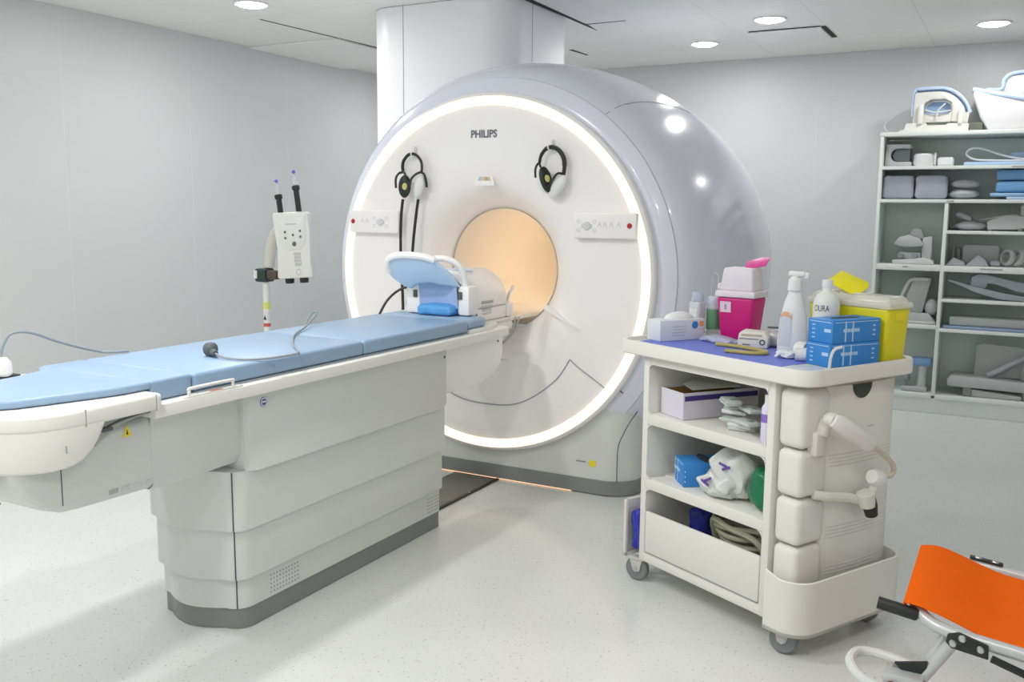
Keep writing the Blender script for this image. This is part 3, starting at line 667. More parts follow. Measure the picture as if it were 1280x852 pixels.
obj('support_arm', B().tube([(0.01, 0.02, 1.15), (0.012, 0.03, 1.22), (0.03, 0.035, 1.31), (0.075, 0.03, 1.385), (0.14, 0.02, 1.42)], [0.034, 0.034, 0.033, 0.031, 0.030], 12), P('arm_warm_grey', (0.60, 0.59, 0.53), 0.4), t)
HM = T(0.262, -0.02, 1.30) @ RY(-4) @ RZ(30) @ Matrix.Diagonal((0.86, 1, 1, 1))
hd = B().prism([(-0.128, 0.195), (-0.115, 0.205), (0.112, 0.205), (0.125, 0.195), (0.128, 0.08), (0.120, -0.10), (0.128, -0.19), (0.118, -0.20), (-0.112, -0.20), (-0.122, -0.19), (-0.108, -0.02), (-0.118, 0.06)], -0.06, 0.06, M=HM @ XZ, bev=0.014, seg=3)
hd.prism([(-0.095, 0.175), (0.10, 0.175), (0.102, 0.02), (0.055, -0.025), (-0.03, -0.025), (-0.09, 0.015)], 0.06, 0.064, M=HM @ XZ, bev=0.0015)
head = obj('injector_head', hd, IW, t)
b = B()
for x, z, r_ in ((-0.045, 0.085, 0.008), (-0.045, 0.048, 0.008), (0.01, 0.065, 0.008), (0.062, 0.088, 0.008), (0.062, 0.052, 0.008), (0.015, 0.010, 0.015)):
    b.lathe([(0, 0.003), (r_*0.9, 0.0025), (r_, 0)], 14, M=HM @ T(x, -0.064, z) @ XZ)
obj('keypad_button', b, P('key_dark', (0.10, 0.11, 0.13), 0.5), head)
obj('name_print', B().box((0.0, -0.0645, 0.132), (0.075, 0.001, 0.008), M=HM), P('print_grey', (0.50, 0.51, 0.53), 0.5), head)
b = B()
for k in range(4): b.box((0.03, -0.0605, -0.05-0.022*k), (0.05-0.006*(k % 2), 0.002, 0.010), M=HM)
for k in range(6): b.box((0.012+0.008*k, -0.0605, -0.085), (0.003, 0.0022, 0.085), M=HM)
b.tube([(0.03+0.016*math.cos(q*PI/6), -0.0605, -0.163+0.018*math.sin(q*PI/6)) for q in range(12)], 0.002, 5, closed=True, sub=1, M=HM)
obj('panel_print', b, P('print_grey', (0.50, 0.51, 0.53), 0.5), head)
for x in (-0.052, 0.052):
    b = B().lathe([(0, -0.035), (0.030, -0.032), (0.033, -0.01), (0.030, 0.0), (0, 0.0)], 20, M=HM @ T(x, 0, -0.20)); obj('knob', b, BLACK, head)
TIP = P('syringe_clear', (0.75, 0.78, 0.85), 0.15, alpha=0.45); VIO = P('valve_violet', (0.18, 0.14, 0.62), 0.35)
for x, h in ((-0.080, 0.115), (0.052, 0.165)):
    M = HM @ T(x, 0.0, 0.204) @ RY(-4)
    sy_ = obj('syringe_holder', B().lathe([(0, 0), (0.020, 0), (0.020, h-0.03), (0.027, h-0.028), (0.028, h-0.004), (0.020, h), (0, h)], 20, M=M), BLACK, t)
    obj('syringe_tip', B().lathe([(0.016, h), (0.016, h+0.03), (0.006, h+0.05), (0.005, h+0.075), (0, h+0.075)], 16, M=M), TIP, sy_)
    b = B().lathe([(0, h+0.07), (0.008, h+0.072), (0.009, h+0.09), (0, h+0.098)], 12, M=M); b.box((0, 0, h+0.082), (0.028, 0.01, 0.008), 0.002, M=M); obj('valve', b, VIO, sy_)

# ------------------------------------------------------------------ supply trolley
PH = -0.48258
TO = Vector((1.7415, -0.911, 0))
TRM = T(*TO) @ Matrix.Rotation(PH, 4, 'Z')
def TL(u, v, z): return tuple(TRM @ Vector((u, v, z)))
TW = P('trolley_cream', (0.74, 0.735, 0.69), 0.40, var=0.02, scale=5, bump=0.02, bscale=150)
TD = P('trolley_cream_panel', (0.72, 0.715, 0.675), 0.42, var=0.02, scale=5)
tr = thing('supply_trolley', 'cream plastic supply trolley with open shelves and a crowded top', 'trolley', TO, PH)
F0, F1, HI = -0.36, 0.315, 0.955
b = B()
b.box((F0+0.016, 0.0, (0.10+HI)/2), (0.032, 0.50, HI-0.10), 0.006)
b.box((0.298, -0.0, (0.10+HI)/2), (0.034, 0.50, HI-0.10), 0.006)
b.box((-0.02, 0.243, (0.10+HI)/2), (0.62, 0.014, HI-0.102))
b.box((-0.02, 0.0, 0.121), (0.66, 0.498, 0.042), 0.006)
b.box((-0.02, -0.244, 0.942), (0.62, 0.012, 0.03))
for cx, sx_ in ((F0+0.032, 1), (0.281, -1)):            # rounded inner corners of the openings
    for cz, sz_ in ((0.928, -1), (0.725, 1), (0.679, -1), (0.457, 1), (0.411, -1)):
        r_ = 0.022
        q = [(cx, cz), (cx+sx_*r_, cz)]+[(cx+sx_*(r_-r_*math.sin(R(18*k))), cz+sz_*(r_-r_*math.cos(R(18*k)))) for k in range(6)]
        b.prism(q, 0.238, 0.249, M=XZ)
obj('carcass', b, TW, tr)
for z0, z1 in ((0.679, 0.725), (0.411, 0.457)):
    obj('shelf', B().box((-0.02, -0.004, (z0+z1)/2), (0.625, 0.488, z1-z0), 0.006), TW, tr)
bn = obj('bin_front', B().box((-0.023, -0.243, 0.232), (0.604, 0.016, 0.175), 0.007), TD, tr)
obj('bin_joint', B().box((-0.023, -0.2505, 0.144), (0.60, 0.001, 0.003)), SEAM, bn)
# top tray with raised rounded rim
tp = rrect(-0.505, 0.475, -0.285, 0.345, 0.075, 8); inn = rrect(-0.485, 0.455, -0.265, 0.325, 0.06, 8)
b = B().prism(rrect(-0.503, 0.473, -0.283, 0.343, 0.074, 8), 0.962, 1.001, bev=0.004)
N = len(tp); t_ = bmesh.new()
rings = []
for pts, z in (([(x*0.99, y*0.985) for x, y in tp], 0.961), (tp, 0.966), (tp, 1.011), ([(x*0.994+0, y*0.99) for x, y in tp], 1.017), (inn, 1.016), ([(x*0.993, y*0.99) for x, y in inn], 1.001)):
    rings.append([t_.verts.new((x, y, z)) for x, y in pts])
for a_, c_ in zip(rings, rings[1:]):
    for k in range(N): t_.faces.new((a_[k], a_[(k+1) % N], c_[(k+1) % N], c_[k]))
bmesh.ops.recalc_face_normals(t_, faces=t_.faces); b.merge(t_, 0)
obj('top_tray', b, TW, tr)
# ribbed end: four rounded blocks beside a curved grooved panel
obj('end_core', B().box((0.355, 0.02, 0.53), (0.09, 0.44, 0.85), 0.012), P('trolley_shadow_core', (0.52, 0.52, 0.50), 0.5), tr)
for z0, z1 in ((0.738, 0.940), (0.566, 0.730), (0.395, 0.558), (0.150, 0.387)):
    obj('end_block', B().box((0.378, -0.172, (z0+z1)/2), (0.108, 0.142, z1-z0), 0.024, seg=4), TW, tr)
prf = [(0.36, -0.108), (0.412, -0.112), (0.425, -0.095), (0.437, -0.02), (0.441, 0.08), (0.438, 0.18), (0.428, 0.258), (0.405, 0.293), (0.36, 0.298)]
b = B().prism(prf, 0.115, 0.945, bev=0.008)
def pu(v):
    for (u0, v0), (u1, v1) in zip(prf[2:], prf[3:]):
        if v0 <= v <= v1: return u0+(u1-u0)*(v-v0)/(v1-v0)
    return 0.42
for zc_, n_ in ((0.70, 4), (0.44, 4), (0.295, 3)):
    for k in range(n_): b.tube([(pu(v)-0.0012, v, zc_-0.013*k) for v in (-0.09, -0.02, 0.08, 0.17, 0.25)], 0.0022, 6, mi=1)
ep = obj('end_panel', b, [TW, P('trolley_groove', (0.62, 0.615, 0.58), 0.5)], tr)
obj('finger_hole', B().prism([(0.055+0.052*math.cos(R(180+15*k)), 0.944+0.052*math.sin(R(180+15*k))) for k in range(13)], 0.437, 0.4425, M=YZ), P('hole_dark', (0.05, 0.06, 0.05), 0.7), ep)
obj('panel_print', B().box((0.4405, 0.115, 0.785), (0.001, 0.03, 0.004)), P('print_grey', (0.5, 0.51, 0.53), 0.5), ep)
# push handle
hb_ = B().box((0.43, -0.165, 0.755), (0.045, 0.055, 0.085), 0.010); hb_.tube([(0.44, -0.155, 0.79), (0.455, -0.15, 0.83), (0.48, -0.165, 0.85), (0.50, -0.165, 0.848)], 0.024, 12)
ha = obj('handle_bracket', hb_, P('handle_ivory', (0.70, 0.69, 0.62), 0.4), tr)
obj('handle_grip', B().tube([(0.50, -0.178, 0.852), (0.51, -0.16, 0.842), (0.51, 0.0, 0.752), (0.51, 0.016, 0.745)], [0.022, 0.029, 0.029, 0.024], 16, smooth=False), P('grip_white', (0.78, 0.775, 0.76), 0.35), ha)
obj('handle_rod', B().tube([(0.51, 0.0, 0.753), (0.51, 0.08, 0.708), (0.51, 0.145, 0.664), (0.51, 0.165, 0.63), (0.508, 0.145, 0.612), (0.50, 0.10, 0.612)], 0.0095, 10), P('rod_tan', (0.60, 0.53, 0.42), 0.35), ha)
obj('handle_knob', B().lathe([(0, -0.03), (0.026, -0.028), (0.032, -0.01), (0.032, 0.012), (0.024, 0.03), (0, 0.032)], 18, M=T(0.50, 0.082, 0.612) @ RX(70)), P('grip_white', (0.78, 0.775, 0.76), 0.35), ha)
obj('handle_arm', B().tube([(0.432, -0.17, 0.575), (0.452, -0.12, 0.566), (0.462, -0.02, 0.548), (0.47, 0.03, 0.535), (0.49, 0.07, 0.555), (0.50, 0.082, 0.59)], 0.0165, 10), P('handle_ivory', (0.70, 0.69, 0.62), 0.4), ha)
obj('handle_tip', B().lathe([(0, 0), (0.022, 0.002), (0.026, 0.04), (0.022, 0.075), (0, 0.076)], 16, M=T(0.495, 0.075, 0.475) @ RX(18)), BLACK, ha)
obj('tip_collar', B().lathe([(0, 0), (0.028, 0.0), (0.031, 0.05), (0, 0.05)], 16, M=T(0.492, 0.052, 0.515) @ RX(18)), P('handle_ivory', (0.70, 0.69, 0.62), 0.4), ha)
# wrap-round bumper trays at both ends
def wrap(u0, u1, v0, v1, r_, z0, z1, dip=0.0):
    s = 1 if u1 > u0 else -1
    path = [(u0, v0)]+[(u1-s*(r_-r_*math.sin(R(90*k/6))), v0+r_-r_*math.cos(R(90*k/6))) for k in range(7)]+[(u1-s*(r_-r_*math.cos(R(90*k/6))), v1-r_+r_*math.sin(R(90*k/6))) for k in range(7)]+[(u0, v1)]
    t = bmesh.new(); th = 0.011; sec = []
    n = len(path)
    for i, (x, y) in enumerate(path):
        a, c = path[max(0, i-1)], path[min(n-1, i+1)]
        d = Vector((c[0]-a[0], c[1]-a[1])).normalized(); nr = Vector((-d.y, d.x))*s*-1
        top_ = z1-dip*(0 if i in (0, n-1) else 1)
        sec.append([t.verts.new((x+nr.x*k, y+nr.y*k, z)) for k, z in ((0, z0), (0, top_-0.004), (-th/2, top_), (-th, top_-0.004), (-th, z0))])
    for a, c in zip(sec, sec[1:]):
        for k in range(5): t.faces.new((a[k], c[k], c[(k+1) % 5], a[(k+1) % 5]))
    t.faces.new(sec[0]); t.faces.new(sec[-1][::-1]); bmesh.ops.recalc_face_normals(t, faces=t.faces)
    bb = B().merge(t, 0)
    bb.prism(path[::s], z0, z0+0.012)
    return bb
obj('bumper_tray', wrap(0.335, 0.488, -0.285, 0.330, 0.09, 0.085, 0.302, 0.018), TW, tr, angle=50)
obj('bumper_tray', wrap(-0.43, -0.462, -0.262, 0.24, 0.03, 0.095, 0.345, 0.01), TW, tr, angle=50)
for u, v, a in ((-0.384, -0.231, 20), (0.392, -0.236, 200), (0.384, 0.232, 205), (-0.384, 0.232, 30)):
    M = T(u, v, 0) @ RZ(a)
    co = obj('caster', B().lathe([(0, -0.014), (0.030, -0.014), (0.044, -0.015), (0.050, -0.010), (0.0515, 0), (0.050, 0.010), (0.044, 0.015), (0.030, 0.014), (0, 0.014)], 28, M=M @ T(0, 0, 0.0515) @ RX(90)), P('caster_grey', (0.20, 0.215, 0.22), 0.5), tr)
    f = B()
    for s in (-1, 1): f.prism([(-0.030, 0.098), (0.03, 0.098), (0.018, 0.045), (0.0, 0.038), (-0.014, 0.048)], 0.0175*s-0.0025, 0.0175*s+0.0025, M=M @ XZ, bev=0.001)
    f.box((0, 0, 0.096), (0.07, 0.045, 0.012), 0.004, M=M); obj('fork', f, P('fork_cream', (0.55, 0.55, 0.52), 0.4), co)
    obj('hub', B().lathe([(0, -0.0215), (0.010, -0.0215), (0.012, 0.0215), (0, 0.0215)], 14, M=M @ T(0, 0, 0.0515) @ RX(90)), STEEL, co)

# ---- things on the trolley
def TT(name, label, cat, u, v, z, rot=0.0, group=None):
    return thing(name, label, cat, TL(u, v, z), PH+R(rot), group)
ZT = 1.0018
sheet = B().prism([(-0.455, -0.16), (-0.43, -0.235), (-0.10, -0.25), (0.20, -0.255), (0.285, -0.20), (0.285, -0.02), (0.17, 0.135), (-0.20, 0.22), (-0.44, 0.10)], 0, 0.0016)
tag(obj('blue_liner', sheet, P('liner_blue', (0.17, 0.22, 0.66), 0.7, var=0.08, scale=30), None, TL(0, 0, ZT), PH), 'blue paper liner spread over the trolley top', 'liner')
ZS = ZT+0.0022
sheet2 = B().prism([(-0.05, -0.05), (0.07, -0.06), (0.09, 0.05), (0.03, 0.10), (-0.06, 0.06)], 0, 0.0012)
tag(obj('clear_film', sheet2, P('film_pale', (0.66, 0.68, 0.72), 0.25), None, TL(0.345, -0.185, ZT), PH), 'pale film sheet flat at the front corner of the trolley top', 'film')
t = TT('tissue_box', 'white tissue box with blue dot and orange print at the end of the trolley', 'box', -0.412, -0.03, ZS, 82)
b = B().box((0, 0, 0.043), (0.225, 0.095, 0.086), 0.003)
bx = obj('carton', b, P('carton_pale', (0.70, 0.73, 0.76), 0.55), t)
b = B().lathe([(0.0, 0.001), (0.016, 0.001)], 20, M=T(0.062, -0.0478, 0.062) @ XZ, mi=0)
b.box((0.095, -0.0482, 0.066), (0.022, 0.001, 0.022), mi=1)
for k in range(4): b.box((-0.02, -0.0482, 0.058-0.012*k), (0.07-0.012*(k % 2), 0.001, 0.003), mi=2)
for x in (0.085, 0.103): b.box((x, -0.0482, 0.044), (0.006, 0.001, 0.010), mi=2)
obj('box_print', b, [P('dot_blue', (0.04, 0.23, 0.50), 0.5), P('print_orange', (0.80, 0.35, 0.14), 0.5), P('print_grey', (0.5, 0.51, 0.53), 0.5)], bx)
b = B().ball((0.02, 0.01, 0.086), (0.07, 0.035, 0.028)); obj('tissue', b, P('tissue_white', (0.80, 0.81, 0.82), 0.8, bump=0.2, bscale=30), t)
# clear bottle with green label and a clear box behind it
CLEAR = P('clear_plastic', (0.74, 0.78, 0.86), 0.12, alpha=0.42); CLEARB = P('clear_blue_plastic', (0.60, 0.66, 0.82), 0.15, alpha=0.55)
t = TT('label_bottle', 'clear bottle with green label and pale cap between tissue box and pink bin', 'bottle', -0.405, 0.186, ZS)
obj('bottle', B().lathe([(0, 0), (0.030, 0.001), (0.033, 0.008), (0.033, 0.125), (0.025, 0.142), (0, 0.143)], 28), CLEAR, t)
obj('label', B().lathe([(0.0335, 0.030), (0.0335, 0.115)], 28), P('label_green', (0.13, 0.31, 0.16), 0.5), t)
obj('cap', B().lathe([(0, 0.138), (0.030, 0.138), (0.031, 0.160), (0.025, 0.170), (0, 0.171)], 24), P('cap_pale_blue', (0.62, 0.67, 0.78), 0.35, alpha=0.85), t)
obj('bail_loop', B().tube([(-0.018, 0.0, 0.165), (-0.020, 0.0, 0.22), (-0.012, 0.0, 0.262), (0.002, 0.0, 0.270), (0.016, 0.0, 0.255), (0.018, 0.0, 0.20), (0.017, 0.0, 0.168)], 0.0022, 6), P('wire_pale', (0.50, 0.55, 0.53), 0.3), t)
t = TT('clear_canister', 'clear canister with white label behind the green-label bottle', 'canister', -0.447, 0.126, ZS, 5)
obj('body', B().box((0, 0, 0.075), (0.060, 0.052, 0.15), 0.012, seg=3), P('canister_pale', (0.72, 0.75, 0.80), 0.25, alpha=0.75), t)
obj('lid', B().lathe([(0.0, 0.151), (0.027, 0.151), (0.026, 0.172), (0.022, 0.19), (0, 0.192)], 20), CLEARB, t)
obj('label', B().box((0, -0.0267, 0.09), (0.042, 0.001, 0.055)), WHITE, t)
# pink sharps container
t = TT('sharps_container', 'magenta sharps bin with clear white lid and pink flap', 'sharps bin', -0.262, 0.195, ZS, 18)
MAG = P('sharps_magenta', (0.60, 0.012, 0.19), 0.35, var=0.06)
def taper(b, w0, d0, w1, d1, z0, z1, bev=0.008, mi=0):
    t_ = bmesh.new()
    lo = [t_.verts.new((x*w0/2, y*d0/2, z0)) for x, y in ((-1, -1), (1, -1), (1, 1), (-1, 1))]; hi = [t_.verts.new((x*w1/2, y*d1/2, z1)) for x, y in ((-1, -1), (1, -1), (1, 1), (-1, 1))]
    t_.faces.new(hi); t_.faces.new(lo[::-1])
    for i in range(4): t_.faces.new((lo[i], lo[(i+1) % 4], hi[(i+1) % 4], hi[i]))
    bmesh.ops.recalc_face_normals(t_, faces=t_.faces)
    if bev: bmesh.ops.bevel(t_, geom=t_.edges[:], offset=bev, segments=3, profile=0.5, affect='EDGES')
    return b.merge(t_, mi)
b = taper(B(), 0.132, 0.105, 0.165, 0.135, 0, 0.182, 0.014); bb = obj('bin_body', b, MAG, t)
obj('hazard_label', B().box((-0.040, -0.0668, 0.145), (0.048, 0.001, 0.045), M=RX(4.5) @ T(0, 0.0115, 0)), P('label_pink', (0.80, 0.62, 0.70), 0.5), bb)
obj('label_mark', B().box((-0.040, -0.0672, 0.145), (0.008, 0.0014, 0.022), M=RX(4.5) @ T(0, 0.0115, 0)), P('mark_grey', (0.35, 0.30, 0.33), 0.5), bb)
PINKW = P('lid_pale_pink', (0.84, 0.79, 0.84), 0.3, alpha=0.85)
b = taper(B(), 0.178, 0.148, 0.172, 0.142, 0.180, 0.208, 0.007); taper(b, 0.148, 0.12, 0.128, 0.10, 0.206, 0.302, 0.010)
ld = obj('bin_lid', b, PINKW, t)
obj('flap', B().prism([(-0.045, -0.03), (0.045, -0.035), (0.052, 0.03), (0.02, 0.05), (-0.045, 0.04)], 0, 0.004, M=T(0.050, 0.02, 0.316) @ RZ(15) @ RX(24) @ RY(-14), bev=0.001), P('flap_pink', (0.78, 0.07, 0.35), 0.35), ld)
obj('lid_tab', B().box((-0.083, -0.03, 0.222), (0.014, 0.03, 0.025), 0.004), PINKW, ld)
# crumpled clear wrapper and yellow tourniquet tube
b = B().pad((0, 0, 0.008), (0.17, 0.07, 0.014), 0.006, puff=0.012, lump=0.005, seed=5)
tag(obj('plastic_wrapper', b, P('wrapper_clear', (0.62, 0.66, 0.82), 0.2, alpha=0.6), None, TL(-0.24, 0.045, ZS+0.003), PH-0.1), 'crumpled clear plastic wrapper on the blue liner', 'wrapper')
b = B().tube([(-0.18, 0.055, 0.008), (-0.10, 0.075, 0.008), (0.0, 0.078, 0.008), (0.07, 0.062, 0.008), (0.088, 0.025, 0.008), (0.055, -0.012, 0.008), (-0.01, -0.035, 0.008), (-0.035, -0.050, 0.008)], 0.0075, 10)
tag(obj('rubber_tube', b, P('tube_ochre', (0.42, 0.36, 0.11), 0.4), None, TL(0.0, -0.085, ZS), PH), 'ochre rubber tube bent in a hook on the blue liner', 'tube')
# folded paper pack with printed side
t = TT('paper_pack', 'folded white and tan paper pack in front of the magenta bin', 'paper pack', -0.090, 0.085, ZS, 30)
b = B().prism([(-0.058, 0.0), (0.062, 0.0), (0.066, 0.045), (0.045, 0.062), (-0.040, 0.066), (-0.052, 0.052)], -0.04, 0.04, M=XZ, bev=0.006)
obj('pack', b, P('pack_white', (0.74, 0.73, 0.68), 0.6, bump=0.1, bscale=30), t)
b = B().lathe([(0.006, 0.001), (0.012, 0.001)], 16, M=T(0.042, -0.0405, 0.024) @ XZ, mi=0); b.box((-0.01, -0.0405, 0.035), (0.075, 0.001, 0.003), mi=0); b.box((-0.02, -0.0405, 0.012), (0.03, 0.001, 0.004), mi=0); b.box((0.0, -0.0405, 0.050), (0.08, 0.001, 0.007), mi=1)
obj('pack_print', b, [P('print_black', (0.12, 0.12, 0.14), 0.5), P('pack_tan', (0.55, 0.45, 0.30), 0.6)], t)
b = B().pad((0, 0, 0.03), (0.10, 0.07, 0.058), 0.016, puff=0.01, lump=0.005, seed=8)
tag(obj('foil_pouch', b, P('pouch_silver', (0.52, 0.52, 0.53), 0.3, metal=0.3, bump=0.3, bscale=25), None, TL(-0.025, 0.165, ZS+0.002), PH+0.4), 'grey crumpled pouch between paper pack and spray bottle', 'pouch')
tag(obj('pen', B().lathe([(0, 0), (0.0035, 0.003), (0.0045, 0.01), (0.0045, 0.13), (0, 0.133)], 10, M=T(0, 0, 0.0) @ RY(86)), CHAR, None, TL(-0.09, 0.162, ZS+0.0725), PH+0.1), 'thin dark pen lying across the grey pouch', 'pen')
# spray bottle and marked bottle
BOT = P('bottle_white', (0.78, 0.79, 0.79), 0.32)
t = TT('pump_bottle', 'tall white pump bottle with pointed shoulders and orange printed label', 'bottle', 0.110, 0.073, ZS, 28)
b = B().lathe([(0, 0), (0.052, 0.002), (0.056, 0.012), (0.056, 0.05), (0.050, 0.13), (0.036, 0.195), (0.024, 0.228), (0.022, 0.24), (0, 0.24)], 32, sy=0.72)
bb = obj('bottle', b, BOT, t)
b = B().lathe([(0, 0.24), (0.026, 0.24), (0.027, 0.245), (0.024, 0.282), (0.016, 0.288), (0.014, 0.295), (0, 0.295)], 24); b.box((0.006, 0, 0.303), (0.062, 0.030, 0.018), 0.006); b.box((0.042, 0, 0.297), (0.018, 0.02, 0.024), 0.005)
obj('pump_head', b, P('pump_white', (0.80, 0.81, 0.80), 0.35), t)
b = B().grid(lambda u, v: ((0.0555-0.010*max(0, v-0.35))*math.cos(R(-150+62*u))*1.005, (0.0555-0.010*max(0, v-0.35))*math.sin(R(-150+62*u))*0.73, 0.03+0.125*v), 10, 8); bl = obj('label', b, P('label_grey_pale', (0.60, 0.62, 0.66), 0.5), bb)
b = B().grid(lambda u, v: ((0.0515-0.004*v)*math.cos(R(-150+60*u))*1.01, (0.0515-0.004*v)*math.sin(R(-150+60*u))*0.735, 0.136+0.016*v+0.010*math.sin(PI*u)), 10, 3); obj('label_band', b, P('label_orange', (0.72, 0.36, 0.18), 0.5), bl)
t = TT('marked_bottle', 'round white bottle with hand-written black letters beside the pump bottle', 'bottle', 0.218, 0.122, ZS)
b = B().lathe([(0, 0), (0.044, 0.002), (0.048, 0.01), (0.048, 0.195), (0.045, 0.212), (0.034, 0.232), (0.020, 0.242), (0.018, 0.246), (0.018, 0.262), (0, 0.262)], 32); bb = obj('bottle', b, P('bottle_milky', (0.75, 0.76, 0.73), 0.4), t)
obj('neck_cap', B().lathe([(0, 0.261), (0.0195, 0.261), (0.020, 0.264), (0.019, 0.286), (0, 0.288)], 20), BOT, t)
le = lettering('hand_lettering', 'OURA', 0.026, T(0, 0, 0), P('marker_black', (0.05, 0.05, 0.07), 0.5), bb, bold=0.0)
for v in le.data.vertices:                                    # bent round the bottle
    x, y, z = v.co; a = x*0.80/0.0485-PI/2+R(16)
    v.co = Vector((0.0486*math.cos(a), 0.0486*math.sin(a), 0.182+y*1.25+z*0.1))
# small white rolls, blue glove boxes, yellow sharps box
for i, (u, v, a, lab) in enumerate(((0.205, 0.018, 0, 'tape roll lying in front of the pump bottle, the larger white one'), (0.246, -0.040, 40, 'small white tape roll touching the blue box stack'))):
    r_ = 0.030-0.006*i
    b = B().lathe([(0.012, 0.0), (r_, 0.0), (r_, 0.036), (0.012, 0.036), (0.012, 0.0)], 24, M=T(0, 0, r_) @ RZ(a) @ RY(90) @ T(0, 0, -0.018))
    b.lathe([(r_*0.6, -0.004), (r_*0.95, -0.004), (r_*0.95, 0.040), (r_*0.6, 0.040)], 24, M=T(0, 0, r_) @ RZ(a) @ RY(90) @ T(0, 0, -0.018))
    tag(obj('tape_roll', b, P('tape_white', (0.76, 0.77, 0.76), 0.5), None, TL(u, v, ZS), PH), lab, 'tape roll', 'white tape rolls on the trolley')
b = B().pad((0, 0, 0.012), (0.07, 0.045, 0.022), 0.008, lump=0.005, seed=9)
tag(obj('gauze_swab', b, P('gauze_white', (0.76, 0.77, 0.78), 0.7), None, TL(0.175, -0.035, ZS+0.003), PH+0.3), 'small crumpled white swab at the edge of the blue liner', 'swab')
GB = P('glove_box_blue', (0.035, 0.23, 0.60), 0.5, var=0.06, scale=20); GBW = P('box_print_pale', (0.45, 0.62, 0.84), 0.5)
def glove_box(name, lab, u, v, z, rot, L=0.235, W=0.115, Hh=0.082, top_slot=True):
    t = TT(name, lab, 'glove box', u, v, z, rot, 'blue glove boxes')
    bx = obj('carton', B().box((0, 0, Hh/2), (L, W, Hh), 0.003), GB, t)
    b = B()
    for s in (-1,):
        y = s*(W/2+0.0004)
        b.box((0.0-0.055, y, Hh/2), (0.006, 0.0006, Hh-0.01)); b.box((0.0-0.02, y, Hh/2), (0.006, 0.0006, Hh-0.01))
        for k in range(7): b.box((-0.062+0.0115*k, y, Hh*0.55), (0.0085, 0.0008, 0.012))
        for k in range(3): b.box((0.085, y, Hh*(0.3+0.2*k)), (0.012, 0.0006, 0.005))
        b.box((0, y, Hh*0.90), (L*0.9, 0.0006, 0.0025))
    x = -(L/2+0.0004)
    for k in range(4): b.box((x, 0.03, Hh*(0.2+0.18*k)), (0.0006, 0.014, 0.004))
    b.box((x, 0, Hh*0.9), (0.0006, W*0.85, 0.0025)); b.box((x, -W*0.30, Hh*0.55), (0.0007, 0.03, 0.012))
    obj('box_print', b, GBW, bx)
    if top_slot: obj('slot', B().prism([(0.07*math.cos(k*PI/10), 0.022*math.sin(k*PI/10)) for k in range(20)], Hh+0.0002, Hh+0.0008), P('slot_dark', (0.04, 0.05, 0.08), 0.7), bx)
    return t
glove_box('glove_box', 'blue glove box at the bottom of the pair on the trolley top', 0.352, 0.052, ZT, 82)
glove_box('glove_box', 'blue glove box on top of the pair with dark open slot', 0.350, 0.056, ZT+0.0826, 84)
tag(obj('white_strip', B().tube([(0, 0, 0.001), (0.004, 0.0, 0.04), (0.010, 0.010, 0.068), (0.022, 0.035, 0.078)], 0.005, 8, flat=0.3), WHITE, None, TL(0.405, -0.088, ZT), PH), 'thin white strip hanging from the blue glove boxes', 'strip')
t = TT('yellow_sharps_box', 'translucent yellow sharps box with whitish lid and raised yellow flap', 'sharps bin', 0.262, 0.252, ZT, 0)
YB_ = P('sharps_yellow', (0.76, 0.70, 0.015), 0.3, var=0.04, alpha=0.94)
b = taper(B(), 0.325, 0.120, 0.350, 0.135, 0, 0.198, 0.014); bb = obj('bin_body', b, YB_, t)
obj('label_patch', B().box((0.1745, 0.0, 0.165), (0.001, 0.05, 0.03), M=RY(0)), P('label_yellow', (0.80, 0.68, 0.01), 0.5), bb)
YL = P('lid_pale_yellow', (0.84, 0.84, 0.74), 0.22, alpha=0.62)
b = taper(B(), 0.366, 0.150, 0.360, 0.144, 0.192, 0.216, 0.008); taper(b, 0.345, 0.130, 0.315, 0.105, 0.212, 0.236, 0.009)
ld = obj('bin_lid', b, YL, t)
b = B()
for k, (x, w) in enumerate(((-0.11, 0.05), (-0.045, 0.05), (0.02, 0.06))): b.tube([(x+w/2*math.cos(q*PI/8), 0.034*math.sin(q*PI/8), 0.238) for q in range(16)], 0.004, 6, closed=True, sub=1)
obj('lid_opening', b, P('lid_clear', (0.82, 0.83, 0.78), 0.15, alpha=0.8), ld)
obj('flap', B().prism([(-0.075, -0.05), (0.05, -0.058), (0.07, -0.035), (0.07, 0.035), (0.05, 0.058), (-0.075, 0.05)], 0, 0.004, M=T(-0.045, 0.0, 0.268) @ RX(24) @ RY(24) @ Matrix.Diagonal((0.9, 0.9, 1, 1)), bev=0.001), P('flap_yellow', (0.82, 0.74, 0.02), 0.35), ld)

# ---- inside the trolley
PAPW = P('paper_white', (0.72, 0.72, 0.72), 0.6)
t = TT('open_carton', 'open white carton with violet stripe on the upper trolley shelf', 'carton', -0.205, -0.028, 0.7256, 80)
w, d, h_ = 0.36, 0.155, 0.105
ob = B()
ob.box((0, 0, 0.003), (w, d, 0.004)); ob.box((-w/2, 0, h_/2+0.002), (0.003, d, h_)); ob.box((w/2, 0, h_/2+0.002), (0.003, d, h_)); ob.box((0, d/2, h_/2+0.002), (w, 0.003, h_)); ob.box((0, -d/2, h_/2+0.002), (w, 0.003, h_))
oc = obj('carton', ob, P('carton_lilac_white', (0.66, 0.64, 0.72), 0.6), t)
obj('stripe', B().box((0.0, -d/2-0.002, 0.085), (w-0.01, 0.0008, 0.020)), P('stripe_violet', (0.06, 0.04, 0.22), 0.5), oc)
obj('carton_lining', B().box((0.0, d/2-0.004, 0.060), (w-0.01, 0.001, 0.085)), P('lining_brown', (0.32, 0.19, 0.05), 0.6), oc)
